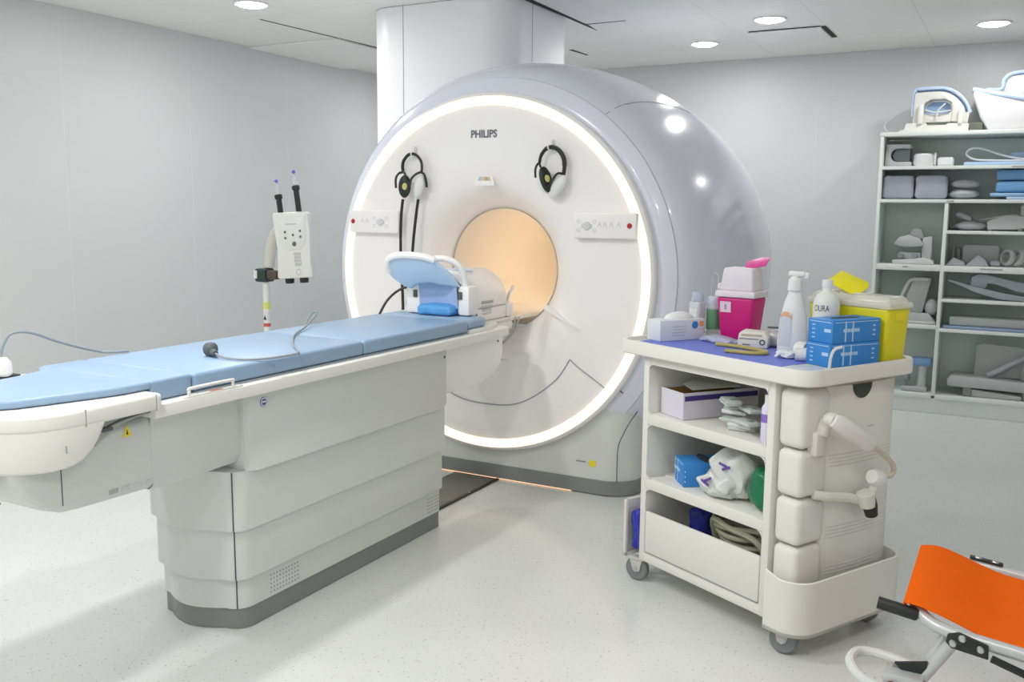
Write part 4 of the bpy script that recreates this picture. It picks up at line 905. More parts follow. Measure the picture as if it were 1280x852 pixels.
def packets(name, n, lab, u, v, z, spread, cols, seed, size=(0.11, 0.05, 0.008), group=None):
    rd = random.Random(seed)
    for i in range(n):
        b = B().pad((0, 0, size[2]/2), size, size[2]*0.35, lump=0.0015, puff=0.003, seed=seed+i, seg=2)
        b.box((size[0]*0.22, 0, size[2]+0.004), (size[0]*0.18, size[1]*0.35, 0.003), 0.001, mi=1)
        o = obj(name, b, [cols[i % len(cols)], P('packet_mark', (0.22, 0.30, 0.27), 0.5)], None, TL(u+rd.uniform(-1, 1)*spread[0], v+rd.uniform(-1, 1)*spread[1], z+size[2]*0.9*i), PH+rd.uniform(-0.6, 0.6))
        tag(o, lab, 'sterile packet', group)
PK = [P('packet_clear', (0.60, 0.64, 0.63), 0.3, alpha=0.9), P('packet_white', (0.70, 0.72, 0.71), 0.45), P('packet_grey_green', (0.48, 0.53, 0.50), 0.4)]
packets('sterile_packet', 9, 'white sterile packet heaped beside the open carton on the upper shelf', 0.085, -0.145, 0.7262, (0.075, 0.045), PK, 11, (0.105, 0.06, 0.014), group='sterile packets beside the carton')
packets('sterile_packet', 4, 'white sterile packet sticking out of the open carton', -0.205, -0.03, 0.7320, (0.003, 0.02), PK, 21, (0.095, 0.065, 0.02), 'sterile packets in the carton')
b = B().prism([(-0.10, -0.05), (0.10, -0.06), (0.085, 0.04), (-0.03, 0.075), (-0.11, 0.03)], 0, 0.003, M=RX(9) @ RY(-4), bev=0.001)
tag(obj('clear_bag', b, P('bag_clear', (0.64, 0.66, 0.62), 0.25, alpha=0.8), None, TL(-0.20, -0.03, 0.846), PH+1.2), 'clear flat bag laid over the open carton', 'bag')
t = TT('violet_bottle', 'slim white bottle with violet band beside the trolley post', 'bottle', 0.253, -0.21, 0.7256)
b = B().lathe([(0, 0), (0.022, 0.001), (0.024, 0.006), (0.024, 0.125), (0.014, 0.142), (0, 0.142)], 20); bb = obj('bottle', b, P('bottle_lilac', (0.70, 0.66, 0.82), 0.35), t)
obj('band', B().lathe([(0.0243, 0.075), (0.0243, 0.105)], 20), P('band_violet', (0.25, 0.16, 0.55), 0.5), bb)
obj('cap', B().lathe([(0, 0.142), (0.014, 0.142), (0.014, 0.172), (0, 0.174)], 16), WHITE, t)
glove_box('glove_box', 'blue glove box on the middle trolley shelf, torn open', -0.155, -0.10, 0.4576, -28, 0.12, 0.20, 0.10)
b = B().prism([(-0.08, -0.05), (0.09, -0.06), (0.07, 0.06), (-0.07, 0.07)], 0, 0.004)
tag(obj('folded_paper', b, PAPW, None, TL(-0.235, -0.10, 0.4577), PH+0.2), 'folded white paper under the blue box on the middle shelf', 'paper')
b = B().pad((0, 0, 0.085), (0.19, 0.18, 0.165), 0.06, puff=0.01, lump=0.012, seed=31)
b.pad((-0.03, -0.05, 0.045), (0.16, 0.14, 0.085), 0.035, lump=0.012, seed=32)
pb = obj('plastic_bag', b, P('bag_white', (0.62, 0.64, 0.62), 0.28, var=0.08, scale=9, bump=0.5, bscale=18), None, TL(0.045, -0.115, 0.462), PH)
tag(pb, 'crumpled whitish plastic bag with violet marks on the middle shelf', 'bag')
b = B()
for x, y, z, a in ((-0.055, -0.125, 0.055, 20), (-0.045, -0.122, 0.068, -30), (0.01, -0.10, 0.135, 10), (0.025, -0.10, 0.125, -25)): b.box((x, y, z), (0.042, 0.003, 0.010), 0.001, M=T(x, y, z) @ RY(a) @ T(-x, -y, -z))
obj('violet_print', b, P('print_violet', (0.13, 0.06, 0.32), 0.5), pb)
b = B().pad((0, 0, 0.075), (0.105, 0.17, 0.150), 0.04, lump=0.007, seed=41)
tag(obj('green_bag', b, P('bag_green', (0.012, 0.17, 0.08), 0.3, var=0.2, scale=9, bump=0.4, bscale=20), None, TL(0.215, -0.125, 0.464), PH), 'dark green plastic bag against the post on the middle shelf', 'bag')
# lower bin: blue pouch and coiled tubing
b = B().pad((0, 0, 0.055), (0.10, 0.08, 0.11), 0.03, lump=0.006, seed=51)
b.box((0.0, 0, -0.04), (0.08, 0.06, 0.12), 0.01)
tag(obj('navy_pouch', b, P('pouch_navy', (0.02, 0.03, 0.25), 0.5), None, TL(-0.15, -0.10, 0.243), PH), 'navy pouch standing in the lower trolley bin', 'pouch')
b = B()
for k in range(4):
    r_ = 0.10+0.012*k
    b.tube([(r_*1.15*math.cos(q*PI/9), r_*0.75*math.sin(q*PI/9), 0.02+0.028*k+0.012*math.sin(q*PI/4.5+k)) for q in range(18)], 0.011, 8, closed=True, sub=3)
b.tube([(-0.12, -0.05, 0.02), (-0.10, -0.09, 0.11), (0.0, -0.105, 0.105), (0.12, -0.10, 0.09), (0.16, -0.08, 0.03)], 0.012, 8)
b.box((0, 0, -0.045), (0.05, 0.05, 0.12), 0.01); b.box((0.0, 0.0, 0.005), (0.20, 0.13, 0.012), 0.004)
tag(obj('coiled_tubing', b, P('tubing_olive', (0.36, 0.36, 0.26), 0.4, var=0.1), None, TL(0.08, -0.085, 0.248), PH), 'coiled olive tubing in the lower trolley bin', 'tubing')
b = B().pad((0, 0, 0.09), (0.05, 0.20, 0.17), 0.02, lump=0.007, seed=61)
tag(obj('blue_pouch', b, P('pouch_blue', (0.04, 0.05, 0.42), 0.4, var=0.15), None, TL(-0.408, -0.13, 0.118), PH), 'blue plastic pouch in the end tray of the trolley', 'pouch')
# ------------------------------------------------------------------ storage shelves on the back wall
SX0, SX1, SY0, SY1 = 1.605, 3.12, 3.26, 3.655
t = thing('storage_shelf', 'tall white open storage shelf unit full of coils and pads against the back wall', 'shelf unit', ((SX0+SX1)/2, 3.46, 0))
SM = T(-(SX0+SX1)/2, -3.46, 0)
def spart(name, b, m, par=None):
    bmesh.ops.transform(b.bm, matrix=SM, verts=b.bm.verts); return obj(name, b, m, par or t)
ym, yd = (SY0+SY1)/2, SY1-SY0
XD = 2.098
spart('side_panel', B().box((SX0+0.012, ym, 1.07), (0.024, yd, 2.10), 0.002), SHELFG)
spart('side_panel', B().box((SX1-0.012, ym, 1.07), (0.024, yd, 2.10), 0.002), SHELFG)
spart('back_panel', B().box(((SX0+SX1)/2, SY1-0.006, 1.10), (SX1-SX0-0.04, 0.010, 2.0)), P('shelf_back', (0.66, 0.72, 0.68), 0.5), None)
spart('plinth', B().box(((SX0+SX1)/2, ym+0.008, 0.060), (SX1-SX0, yd-0.02, 0.118), 0.002), SHELFG)
def shelf(z0, z1, x0, x1): return spart('shelf', B().box(((x0+x1)/2, ym-0.003, (z0+z1)/2), (x1-x0, yd-0.01, z1-z0), 0.002), SHELFG)
FX0, FX1 = SX0+0.022, SX1-0.022
top = spart('top_board', B().box(((SX0+SX1)/2, ym-0.004, 2.125), (SX1-SX0+0.01, yd, 0.030), 0.003), SHELFG)
shelf(1.862, 1.886, FX0, FX1); sh2 = shelf(1.612, 1.638, FX0, FX1)
spart('divider', B().box((XD, ym, 0.875), (0.026, yd-0.012, 1.47), 0.002), SHELFG)
XDl, XDr = XD-0.012, XD+0.012
sl = shelf(1.098, 1.142, FX0, XDl); shelf(0.655, 0.682, FX0, XDl); shelf(0.118, 0.150, FX0, XDl)
shelf(1.382, 1.406, XDr, FX1); sr = shelf(1.098, 1.142, XDr, FX1); shelf(0.868, 0.890, XDr, FX1); sb = shelf(0.640, 0.664, XDr, FX1); shelf(0.118, 0.150, XDr, FX1)
LBL = P('shelf_label', (0.36, 0.38, 0.38), 0.6); LBP = P('shelf_label_pale', (0.66, 0.70, 0.74), 0.6)
for x, z, w, m, par in ((2.12, 1.625, 0.05, LBL, sh2), (1.84, 1.126, 0.04, LBL, sl), (2.43, 1.126, 0.15, LBL, sr), (2.45, 0.652, 0.07, LBP, sb), (2.55, 1.874, 0.08, LBL, sh2), (2.26, 2.125, 0.18, LBP, top)):
    spart('edge_label', B().box((x, SY0+0.0015, z), (w, 0.002, 0.010)), m, None)

CW = P('coil_warm_white', (0.74, 0.74, 0.69), 0.4); CG = P('coil_grey', (0.46, 0.48, 0.48), 0.5, var=0.05); CGD = P('coil_dark_grey', (0.26, 0.28, 0.28), 0.5)
LAV = P('cushion_grey_lavender', (0.37, 0.39, 0.45), 0.8, bump=0.15, bscale=80); PADG = P('cushion_grey', (0.40, 0.42, 0.44), 0.8, bump=0.1, bscale=60)
FOLD = P('mat_blue', (0.16, 0.36, 0.62), 0.6, var=0.06); LB = P('mat_light_blue', (0.42, 0.58, 0.78), 0.5); RIMB = P('rim_pale_blue', (0.52, 0.66, 0.90), 0.4)
def S(name, label, cat, x, z, y=3.44, group=None, rot=0): return thing(name, label, cat, (x, y, z), R(rot), group)
def one(name, label, cat, b, m, x, z, y=3.44, group=None, rot=0): return tag(obj(name, b, m, None, (x, y, z), R(rot)), label, cat, group)
def arch(x0, x1, h0, h1, th, rise=1.0):
    """outline of an arched cradle, open below"""
    w = (x1-x0)/2; c = (x0+x1)/2
    o_ = [(c+w*math.cos(R(a))*(1 if abs(math.cos(R(a))) > 0.9 else 1), h0+(h1-h0)*math.sin(R(a))**0.6) for a in range(0, 181, 12)]
    i_ = [(c+(w-th)*math.cos(R(a)), h0+(h1-h0-th)*math.sin(R(a))**0.6) for a in range(180, -1, -12)]
    return o_+i_
ZTOP = 2.1405
# top board
t = S('arch_coil', 'cream arched coil with blue rim and blue window on top of the shelves', 'coil', 1.97, ZTOP, 3.40)
b = B().prism([(-0.245, 0.0), (0.235, 0.0), (0.235, 0.055), (0.09, 0.060), (0.08, 0.048), (-0.05, 0.048), (-0.06, 0.068), (-0.20, 0.066), (-0.21, 0.02), (-0.245, 0.016)], -0.09, 0.09, M=XZ, bev=0.006)
obj('base_tray', b, CW, t)
oa = [(-0.155, 0.055), (-0.150, 0.285), (-0.12, 0.315), (0.0, 0.318), (0.08, 0.306), (0.15, 0.262), (0.20, 0.20), (0.232, 0.13), (0.225, 0.06)]
ia = [(0.11, 0.075), (0.115, 0.165), (0.105, 0.215), (0.06, 0.240), (-0.03, 0.240), (-0.078, 0.215), (-0.088, 0.165), (-0.085, 0.075)]
obj('arch', B().prism(oa+ia, -0.07, 0.07, M=XZ, bev=0.006), CW, t)
obj('cross_bar', B().prism([(-0.088, 0.072), (0.112, 0.072), (0.112, 0.148), (0.07, 0.132), (-0.04, 0.132), (-0.088, 0.150)], -0.06, 0.06, M=XZ, bev=0.004), CW, t)
obj('blue_rim', B().tube([(x, -0.05, z) for x, z in [(-0.158, 0.12), (-0.156, 0.29), (-0.12, 0.322), (0.0, 0.325), (0.08, 0.313), (0.155, 0.268), (0.205, 0.205), (0.238, 0.135)]], 0.011, 8), RIMB, t)
obj('dark_strip', B().tube([(x, -0.071, z) for x, z in [(-0.135, 0.302), (0.0, 0.306), (0.075, 0.295), (0.145, 0.252), (0.195, 0.192), (0.215, 0.14)]], 0.008, 6), P('strip_navy', (0.08, 0.13, 0.25), 0.5), t)
obj('blue_window', B().prism([(0.10, 0.085), (0.105, 0.14), (0.095, 0.205), (0.06, 0.225), (-0.03, 0.225), (-0.068, 0.2), (-0.075, 0.14), (-0.07, 0.085)], -0.01, 0.01, M=XZ), P('window_blue', (0.25, 0.38, 0.58), 0.4), t)
obj('post', B().lathe([(0, 0.0), (0.022, 0.0), (0.022, 0.12), (0.015, 0.135), (0, 0.135)], 14, M=T(-0.10, -0.085, 0.06)), CW, t)
obj('post', B().lathe([(0, 0.0), (0.020, 0.0), (0.020, 0.085), (0.014, 0.10), (0, 0.10)], 14, M=T(0.175, -0.085, 0.055)), CW, t)
obj('cable', B().tube([(-0.075, -0.075, 0.165), (0.0, -0.08, 0.142), (0.08, -0.08, 0.15), (0.105, -0.075, 0.155)], 0.005, 6), CW, t)
obj('cable', B().tube([(0.01, -0.08, 0.10), (0.02, -0.085, 0.155), (0.065, -0.08, 0.205)], 0.005, 6), CW, t)
obj('trailing_lead', B().tube([(-0.22, -0.02, 0.01), (-0.27, -0.03, 0.006), (-0.34, -0.02, 0.02), (-0.36, 0.0, 0.07), (-0.32, 0.02, 0.12), (-0.24, 0.03, 0.16), (-0.17, 0.04, 0.20)], 0.0035, 6), P('lead_pale', (0.62, 0.66, 0.64), 0.5), t)
one('green_block', 'small dark olive block between the two coils on top of the shelves', 'block', B().box((0, 0, 0.029), (0.085, 0.075, 0.058), 0.006), P('block_olive', (0.13, 0.14, 0.10), 0.6), 2.254, ZTOP, 3.34)
t = S('shell_coil', 'big white shell coil with pale blue padded lip on top of the shelves', 'coil', 2.60, ZTOP, 3.46)
obj('shell', B().prism([(-0.268, 0.0), (0.33, 0.0), (0.33, 0.135), (0.15, 0.168), (-0.10, 0.228), (-0.378, 0.290), (-0.382, 0.25), (-0.325, 0.09)], -0.16, 0.16, M=XZ, bev=0.018, seg=3), WHITE, t)
obj('padded_lip', B().tube([(-0.385, -0.13, 0.296), (-0.25, -0.15, 0.264), (-0.08, -0.16, 0.226), (0.12, -0.165, 0.180), (0.33, -0.165, 0.136)], 0.020, 10), RIMB, t)
obj('upper_arch', B().prism([(-0.19, 0.275), (-0.17, 0.36), (-0.13, 0.395), (0.0, 0.402), (0.20, 0.39), (0.30, 0.35), (0.30, 0.14), (0.15, 0.165), (-0.1, 0.23)], -0.13, 0.13, M=T(0, 0.02, 0) @ XZ, bev=0.02, seg=3), WHITE, t)
obj('arch_lip', B().tube([(-0.30, -0.06, 0.300), (-0.20, -0.10, 0.296), (-0.185, -0.11, 0.36), (-0.135, -0.115, 0.400), (0.0, -0.115, 0.408), (0.20, -0.115, 0.395)], 0.014, 8), RIMB, t)
# first row
Z1 = 1.887
t = S('neck_coil', 'grey C-shaped neck coil at the end of the top shelf', 'coil', 1.725, Z1, 3.42)
obj('yoke', B().prism([(-0.09, 0), (0.10, 0), (0.10, 0.035), (0.0, 0.035)]+arc(0.0, 0.085, 0.05, 270, 90, 10)+[(0.09, 0.135), (0.095, 0.165), (-0.085, 0.17)], -0.09, 0.09, M=XZ, bev=0.008), CG, t)
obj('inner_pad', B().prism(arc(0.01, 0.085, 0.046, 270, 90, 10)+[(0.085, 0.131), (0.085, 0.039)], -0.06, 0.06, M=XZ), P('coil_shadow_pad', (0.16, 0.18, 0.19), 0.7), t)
t = S('white_roll', 'larger of the two white foam rolls on the top shelf', 'roll', 1.912, Z1, 3.39, 'white foam rolls'); obj('roll', B().lathe([(0, 0), (0.072, 0.002), (0.08, 0.02), (0.076, 0.085), (0.066, 0.095), (0, 0.097)], 28), WHITE, t)
obj('collar', B().lathe([(0, 0.0), (0.050, 0.0), (0.052, 0.016), (0, 0.018)], 24, M=T(0.07, -0.005, 0.054) @ RY(90)), WHITE, t)
one('white_roll', 'smaller of the two white foam rolls on the top shelf', 'roll', B().box((0, 0, 0.033), (0.115, 0.10, 0.066), 0.018, seg=3), WHITE, 2.062, Z1, 3.39, 'white foam rolls')
one('strap_mat', 'light blue flat mat spanning the top shelf under a white strap', 'mat', B().box((0, 0, 0.012), (0.72, 0.24, 0.024), 0.008), LB, 2.55, Z1, 3.42)
one('white_strap', 'white looped strap lying on the light blue mat', 'strap', B().tube([(0.34, -0.05, 0.008), (0.05, -0.05, 0.010), (-0.09, -0.05, 0.02), (-0.145, -0.05, 0.055), (-0.135, -0.05, 0.09), (-0.09, -0.05, 0.103), (-0.03, -0.05, 0.092), (0.08, -0.05, 0.052), (0.20, -0.05, 0.022), (0.33, -0.05, 0.018)], 0.0075, 8), WHITE, 2.35, Z1+0.026, 3.41)
one('blue_cushion', 'rounded blue cushion on the light blue mat, cut by the frame', 'cushion', B().pad((0, 0, 0.028), (0.34, 0.15, 0.054), 0.024, puff=0.008), LB, 2.66, Z1+0.0445, 3.49)
# second row
Z2 = 1.639
one('foam_cushion', 'grey-lavender square cushion next to the shelf end panel', 'cushion', B().pad((0, 0, 0.088), (0.222, 0.24, 0.172), 0.028, puff=0.006, lump=0.003, seed=1), LAV, 1.745, Z2+0.002, 3.43, 'grey-lavender cushions')
one('foam_cushion', 'grey-lavender square cushion next to two stacked small pillows', 'cushion', B().pad((0, 0, 0.088), (0.225, 0.24, 0.172), 0.030, puff=0.006, lump=0.003, seed=2), LAV, 1.978, Z2+0.002, 3.43, 'grey-lavender cushions')
one('small_pillow', 'small grey pillow at the bottom of the pair on the second shelf', 'pillow', B().ball((0, 0, 0.038), (0.108, 0.095, 0.038), u=32, v=16), PADG, 2.20, Z2+0.002, 3.41, 'small grey pillows')
one('small_pillow', 'small grey pillow on top of the pair on the second shelf', 'pillow', B().ball((0, 0, 0.035), (0.100, 0.09, 0.035), u=32, v=16), PADG, 2.207, Z2+0.0785, 3.41, 'small grey pillows')
one('flat_mat', 'light blue thin mat at the very bottom of the blue stack', 'mat', B().box((0, 0, 0.010), (0.42, 0.26, 0.019), 0.006), LB, 2.70, Z2, 3.42, 'blue mats on the second shelf')
one('flat_mat', 'thin blue mat with curled front edge in the blue stack', 'mat', B().box((0, 0, 0.014), (0.52, 0.25, 0.026), 0.010), P('mat_mid_blue', (0.28, 0.46, 0.70), 0.55), 2.64, Z2+0.020, 3.42, 'blue mats on the second shelf')
one('folded_mat', 'thick folded blue mat, lower of the two on the second shelf', 'mat', B().pad((0, 0, 0.042), (0.50, 0.25, 0.080), 0.024, puff=0.002, lump=0.002, seed=5), FOLD, 2.665, Z2+0.049, 3.43, 'blue mats on the second shelf')
one('folded_mat', 'thick folded blue mat, upper of the two on the second shelf', 'mat', B().pad((0, 0, 0.040), (0.49, 0.24, 0.076), 0.024, puff=0.002, lump=0.002, seed=6), FOLD, 2.66, Z2+0.136, 3.43, 'blue mats on the second shelf')
# left column
t = S('visor_coil', 'grey coil with curved raised visor on a flat base, third shelf', 'coil', 1.865, 1.1435, 3.42)
obj('base', B().prism([(-0.13, 0.0), (0.17, 0.0), (0.16, 0.03), (0.10, 0.050), (-0.13, 0.028)], -0.10, 0.10, M=XZ, bev=0.006), P('coil_pale', (0.58, 0.60, 0.59), 0.45), t)
obj('column_post', B().prism([(0.075, 0.03), (0.145, 0.02), (0.145, 0.215), (0.075, 0.205)], -0.07, 0.07, M=XZ, bev=0.01), CG, t)
obj('visor', B().prism([(-0.125, 0.155), (-0.09, 0.205), (-0.02, 0.225), (0.06, 0.195), (0.09, 0.145), (0.055, 0.135), (-0.03, 0.130), (-0.09, 0.138)], -0.10, 0.10, M=XZ, bev=0.008), CG, t)
obj('top_knob', B().prism([(-0.02, 0.225), (0.0, 0.275), (0.06, 0.270), (0.09, 0.20), (0.06, 0.19)], -0.05, 0.05, M=XZ, bev=0.012), CG, t)
for x in (-0.075, 0.03): obj('dial', B().lathe([(0, 0.012), (0.018, 0.012), (0.022, 0)], 14, M=T(x, -0.085, 0.062) @ XZ), CGD, t)
obj('mount', B().box((-0.01, 0.0, 0.065), (0.16, 0.14, 0.05), 0.01), CG, t)
t = S('angled_coil', 'grey coil with steep angled plate and loop frame, fourth shelf', 'coil', 1.90, 0.6835, 3.43)
obj('base', B().prism([(-0.17, 0), (0.17, 0), (0.17, 0.02), (0.12, 0.085), (-0.14, 0.085)], -0.10, 0.10, M=XZ, bev=0.006), CG, t)
obj('base_edge', B().box((0.01, -0.102, 0.012), (0.33, 0.006, 0.02), 0.002), P('coil_pale', (0.58, 0.60, 0.59), 0.45), t)
obj('plate', B().prism([(-0.09, 0.08), (0.075, 0.085), (0.125, 0.355), (0.0, 0.36)], -0.085, 0.085, M=XZ, bev=0.012), P('coil_mid_grey', (0.42, 0.44, 0.43), 0.5), t)
obj('loop_frame', B().tube([(-0.15, -0.08, 0.08), (-0.085, -0.085, 0.20), (-0.03, -0.085, 0.325), (0.03, -0.085, 0.345), (0.10, -0.085, 0.345)], 0.012, 8), P('coil_pale', (0.58, 0.60, 0.59), 0.45), t)
obj('side_lobe', B().ball((0.13, -0.03, 0.13), (0.05, 0.06, 0.065)), CG, t)
t = S('blue_top_device', 'small white stand with blue top in the lowest compartment', 'stand', 1.982, 0.1515, 3.40)
obj('base', B().box((-0.03, 0, 0.018), (0.19, 0.16, 0.034), 0.008), CG, t); obj('stem', B().lathe([(0, 0.03), (0.038, 0.032), (0.030, 0.09), (0.034, 0.20), (0, 0.20)], 18, M=T(0.02, 0, 0)), P('coil_pale', (0.58, 0.60, 0.59), 0.45), t)
obj('blue_top', B().box((0.01, 0, 0.232), (0.15, 0.13, 0.062), 0.022, seg=3), P('top_blue', (0.20, 0.36, 0.62), 0.5), t)
obj('dark_part', B().ball((-0.09, -0.02, 0.10), (0.03, 0.04, 0.035)), CGD, t)
obj('side_arm', B().tube([(-0.09, -0.02, 0.03), (-0.09, -0.02, 0.07)], 0.012, 8, smooth=False), CGD, t)
# right column
Z3 = 1.407
one('small_pillow', 'grey leaf-shaped pillow lying flat beside the divider', 'pillow', B().ball((0, 0, 0.033), (0.112, 0.085, 0.034), u=32, v=16), PADG, 2.265, Z3+0.002, 3.40)
one('small_pillow', 'thin grey pillow leaning on the flat leaf-shaped pillow', 'pillow', B().pad((0, 0, 0), (0.12, 0.14, 0.036), 0.017, M=RY(24), puff=0.006, seed=8), PADG, 2.215, Z3+0.103, 3.44)
one('thin_flap', 'thin dark grey flap at the divider behind the flat pillow', 'flap', B().pad((0, 0, 0.015), (0.09, 0.10, 0.028), 0.012, M=RY(-14)), CG, 2.165, Z3+0.013, 3.52)
t = S('saddle_coil', 'grey saddle-shaped coil slab with box on it, right of the pillows', 'coil', 2.56, Z3, 3.41)
obj('saddle', B().prism([(-0.18, 0.01), (-0.185, 0.07), (-0.13, 0.095), (-0.06, 0.115), (0.25, 0.11), (0.25, 0.018), (0.05, 0.022), (0.0, 0.012)], -0.09, 0.09, M=XZ, bev=0.01), CG, t)
obj('wing', B().prism([(-0.28, 0.075), (-0.06, 0.118), (0.02, 0.122), (0.02, 0.108), (-0.10, 0.098)], -0.07, 0.07, M=XZ, bev=0.004), CG, t)
obj('foot', B().box((0.035, 0, 0.0125), (0.03, 0.15, 0.023), 0.003), CGD, t); obj('foot', B().box((-0.16, 0.0, 0.007), (0.03, 0.15, 0.012), 0.003), CGD, t)
obj('top_box', B().box((0.10, 0.0, 0.152), (0.14, 0.13, 0.076), 0.006), CG, t)
Z4 = 1.1435
one('rounded_case', 'grey rounded upright case behind the small wedges', 'case', B().prism(rrect(-0.125, 0.125, 0.0, 0.155, 0.028), -0.05, 0.05, M=XZ, bev=0.006), CG, 2.345, Z4, 3.50)
one('foam_wedge', 'small grey triangular wedge nearest the divider on the lower right shelf', 'wedge', B().prism([(-0.07, 0), (0.07, 0), (0.055, 0.03), (-0.02, 0.06)], -0.05, 0.05, M=XZ, bev=0.006), PADG, 2.185, Z4, 3.37, 'small grey wedges')
one('foam_wedge', 'small grey triangular wedge standing in front of the rounded case', 'wedge', B().prism([(-0.085, 0), (0.075, 0), (0.05, 0.05), (0.0, 0.085)], -0.045, 0.045, M=XZ, bev=0.006), PADG, 2.335, Z4, 3.37, 'small grey wedges')
one('grey_ribbed_post', 'dark grey ribbed post beside the divider', 'post', B().box((-0.02, 0, 0.068), (0.025, 0.06, 0.135), 0.006).box((0.018, 0, 0.062), (0.025, 0.06, 0.124), 0.006), P('coil_dim_grey', (0.30, 0.31, 0.31), 0.5), 2.175, Z4, 3.52)
one('flat_sleeve', 'flat grey sleeve between the wedges and the ring coil', 'sleeve', B().pad((0, 0, 0.022), (0.07, 0.08, 0.042), 0.018), PADG, 2.452, Z4+0.001, 3.385)
t = S('ring_coil', 'grey coil of two tilted rings on the lower right shelf', 'coil', 2.565, Z4, 3.39)
for x, a in ((-0.035, 12), (0.03, 18)): obj('ring', B().lathe([(0.042, -0.018), (0.056, -0.022), (0.066, -0.010), (0.066, 0.010), (0.056, 0.022), (0.042, 0.018), (0.042, -0.018)], 28, M=T(x, 0, 0.068) @ RZ(38) @ RY(a) @ RY(90) @ Matrix.Diagonal((1.0, 1.0, 1, 1))), CG, t)
one('strap_bundle', 'pale strap bundle beside the ring coil, cut by the frame', 'strap', B().tube([(-0.06, 0, 0.012), (0.0, 0, 0.05), (0.06, 0, 0.10), (0.11, 0, 0.11), (0.14, 0, 0.02), (0.02, 0, 0.012)], 0.012, 8), P('strap_pale', (0.60, 0.63, 0.58), 0.5), 2.705, Z4+0.0005, 3.40)
Z5 = 0.891
t = S('curved_arm_coil', 'grey coil with long curved arm over a thin blade', 'coil', 2.45, Z5, 3.42)
obj('blade', B().prism([(-0.31, 0.135), (-0.30, 0.145), (-0.15, 0.105), (0.05, 0.06), (0.25, 0.03), (0.25, 0.0), (0.05, 0.008), (-0.12, 0.055)], -0.07, 0.07, M=XZ, bev=0.004), P('coil_cool_grey', (0.40, 0.43, 0.47), 0.45), t)
obj('arm', B().prism([(-0.16, 0.085), (-0.15, 0.17), (-0.10, 0.195), (-0.02, 0.185), (0.10, 0.155), (0.28, 0.125), (0.28, 0.055), (0.15, 0.070), (0.03, 0.115), (-0.04, 0.125), (-0.05, 0.085)], -0.05, 0.05, M=T(0, 0.0, 0) @ XZ, bev=0.010), P('coil_cool_grey', (0.40, 0.43, 0.47), 0.45), t)
Z6 = 0.665
one('blue_pad_sheet', 'light blue thin pad under the long grey slab', 'pad', B().box((0, 0, 0.012), (0.58, 0.24, 0.023), 0.008), P('pad_dull_blue', (0.26, 0.36, 0.52), 0.6), 2.42, Z6, 3.41)
one('grey_slab', 'long grey slab resting on the thin light blue pad', 'slab', B().box((0, 0, 0.034), (0.55, 0.22, 0.066), 0.012), CG, 2.445, Z6+0.024, 3.42)
Z7 = 0.1515
t = S('large_coil_base', 'large grey coil base with leaning panel on the bottom shelf', 'coil', 2.46, Z7, 3.43)
obj('base_slab', B().prism([(-0.27, 0.07), (-0.275, 0.125), (-0.25, 0.155), (-0.05, 0.150), (0.33, 0.135), (0.33, 0.062), (0.0, 0.068)], -0.13, 0.13, M=XZ, bev=0.012), CG, t)
obj('foot', B().box((-0.13, -0.07, 0.038), (0.06, 0.08, 0.074), 0.008), CGD, t); obj('foot', B().box((0.27, -0.07, 0.034), (0.05, 0.08, 0.066), 0.008), CGD, t)
obj('under_tray', B().prism([(-0.10, 0.0), (0.24, 0.0), (0.24, 0.030), (0.0, 0.045), (-0.10, 0.055)], -0.09, 0.09, M=XZ, bev=0.006), P('coil_pale', (0.58, 0.60, 0.59), 0.45), t)
obj('leaning_panel', B().prism([(-0.10, 0.145), (-0.095, 0.375), (-0.05, 0.40), (0.30, 0.375), (0.30, 0.14)], -0.02, 0.03, M=T(0, 0.03, 0) @ RX(-6) @ XZ, bev=0.010), P('coil_mid_grey', (0.42, 0.44, 0.43), 0.5), t)
obj('diagonal_bar', B().tube([(0.0, -0.05, 0.165), (0.06, -0.045, 0.20), (0.30, -0.02, 0.36)], 0.022, 10, smooth=False), P('coil_cool_grey', (0.40, 0.43, 0.47), 0.45), t)
obj('dark_side', B().box((0.27, -0.06, 0.20), (0.09, 0.04, 0.10), 0.01), CGD, t)

# ------------------------------------------------------------------ orange stretcher
ALU = P('stretcher_aluminium', (0.56, 0.575, 0.575), 0.35, metal=0.35, var=0.04)
ORG = P('orange_canvas', (0.84, 0.125, 0.0), 0.8, spec=0.15, var=0.05, scale=30, bump=0.12, bscale=250)
sr_ = thing('orange_stretcher', 'folding stretcher with orange canvas and aluminium frame at the bottom corner', 'stretcher', (2.9, -1.72, 0))
QM = T(-2.9, 1.72, 0)
def qpart(name, b, m, par=None, tilt=True):
    # the bed dips gently away from its rounded end
    if tilt:
        for v in b.bm.verts: v.co.z -= 0.11*max(0.0, v.co.x-2.45)
    bmesh.ops.transform(b.bm, matrix=QM, verts=b.bm.verts); return obj(name, b, m, par or sr_)
RZ_ = 0.50
def ctube(pts, w, h):
    """flat oval rail"""
    return B().tube(pts, h, 14, flat=w/h)
fr = B().tube([(3.75, -2.005, RZ_), (3.2, -2.005, RZ_), (2.62, -2.003, RZ_), (2.53, -1.998, RZ_), (2.475, -1.975, RZ_+0.002), (2.442, -1.925, RZ_+0.010), (2.432, -1.86, RZ_+0.014), (2.432, -1.60, RZ_+0.012), (2.440, -1.52, RZ_+0.008), (2.470, -1.465, RZ_), (2.53, -1.445, RZ_), (2.62, -1.443, RZ_), (3.2, -1.443, RZ_), (3.75, -1.443, RZ_)], 0.017, 12)
frame = qpart('side_frame', fr, ALU)
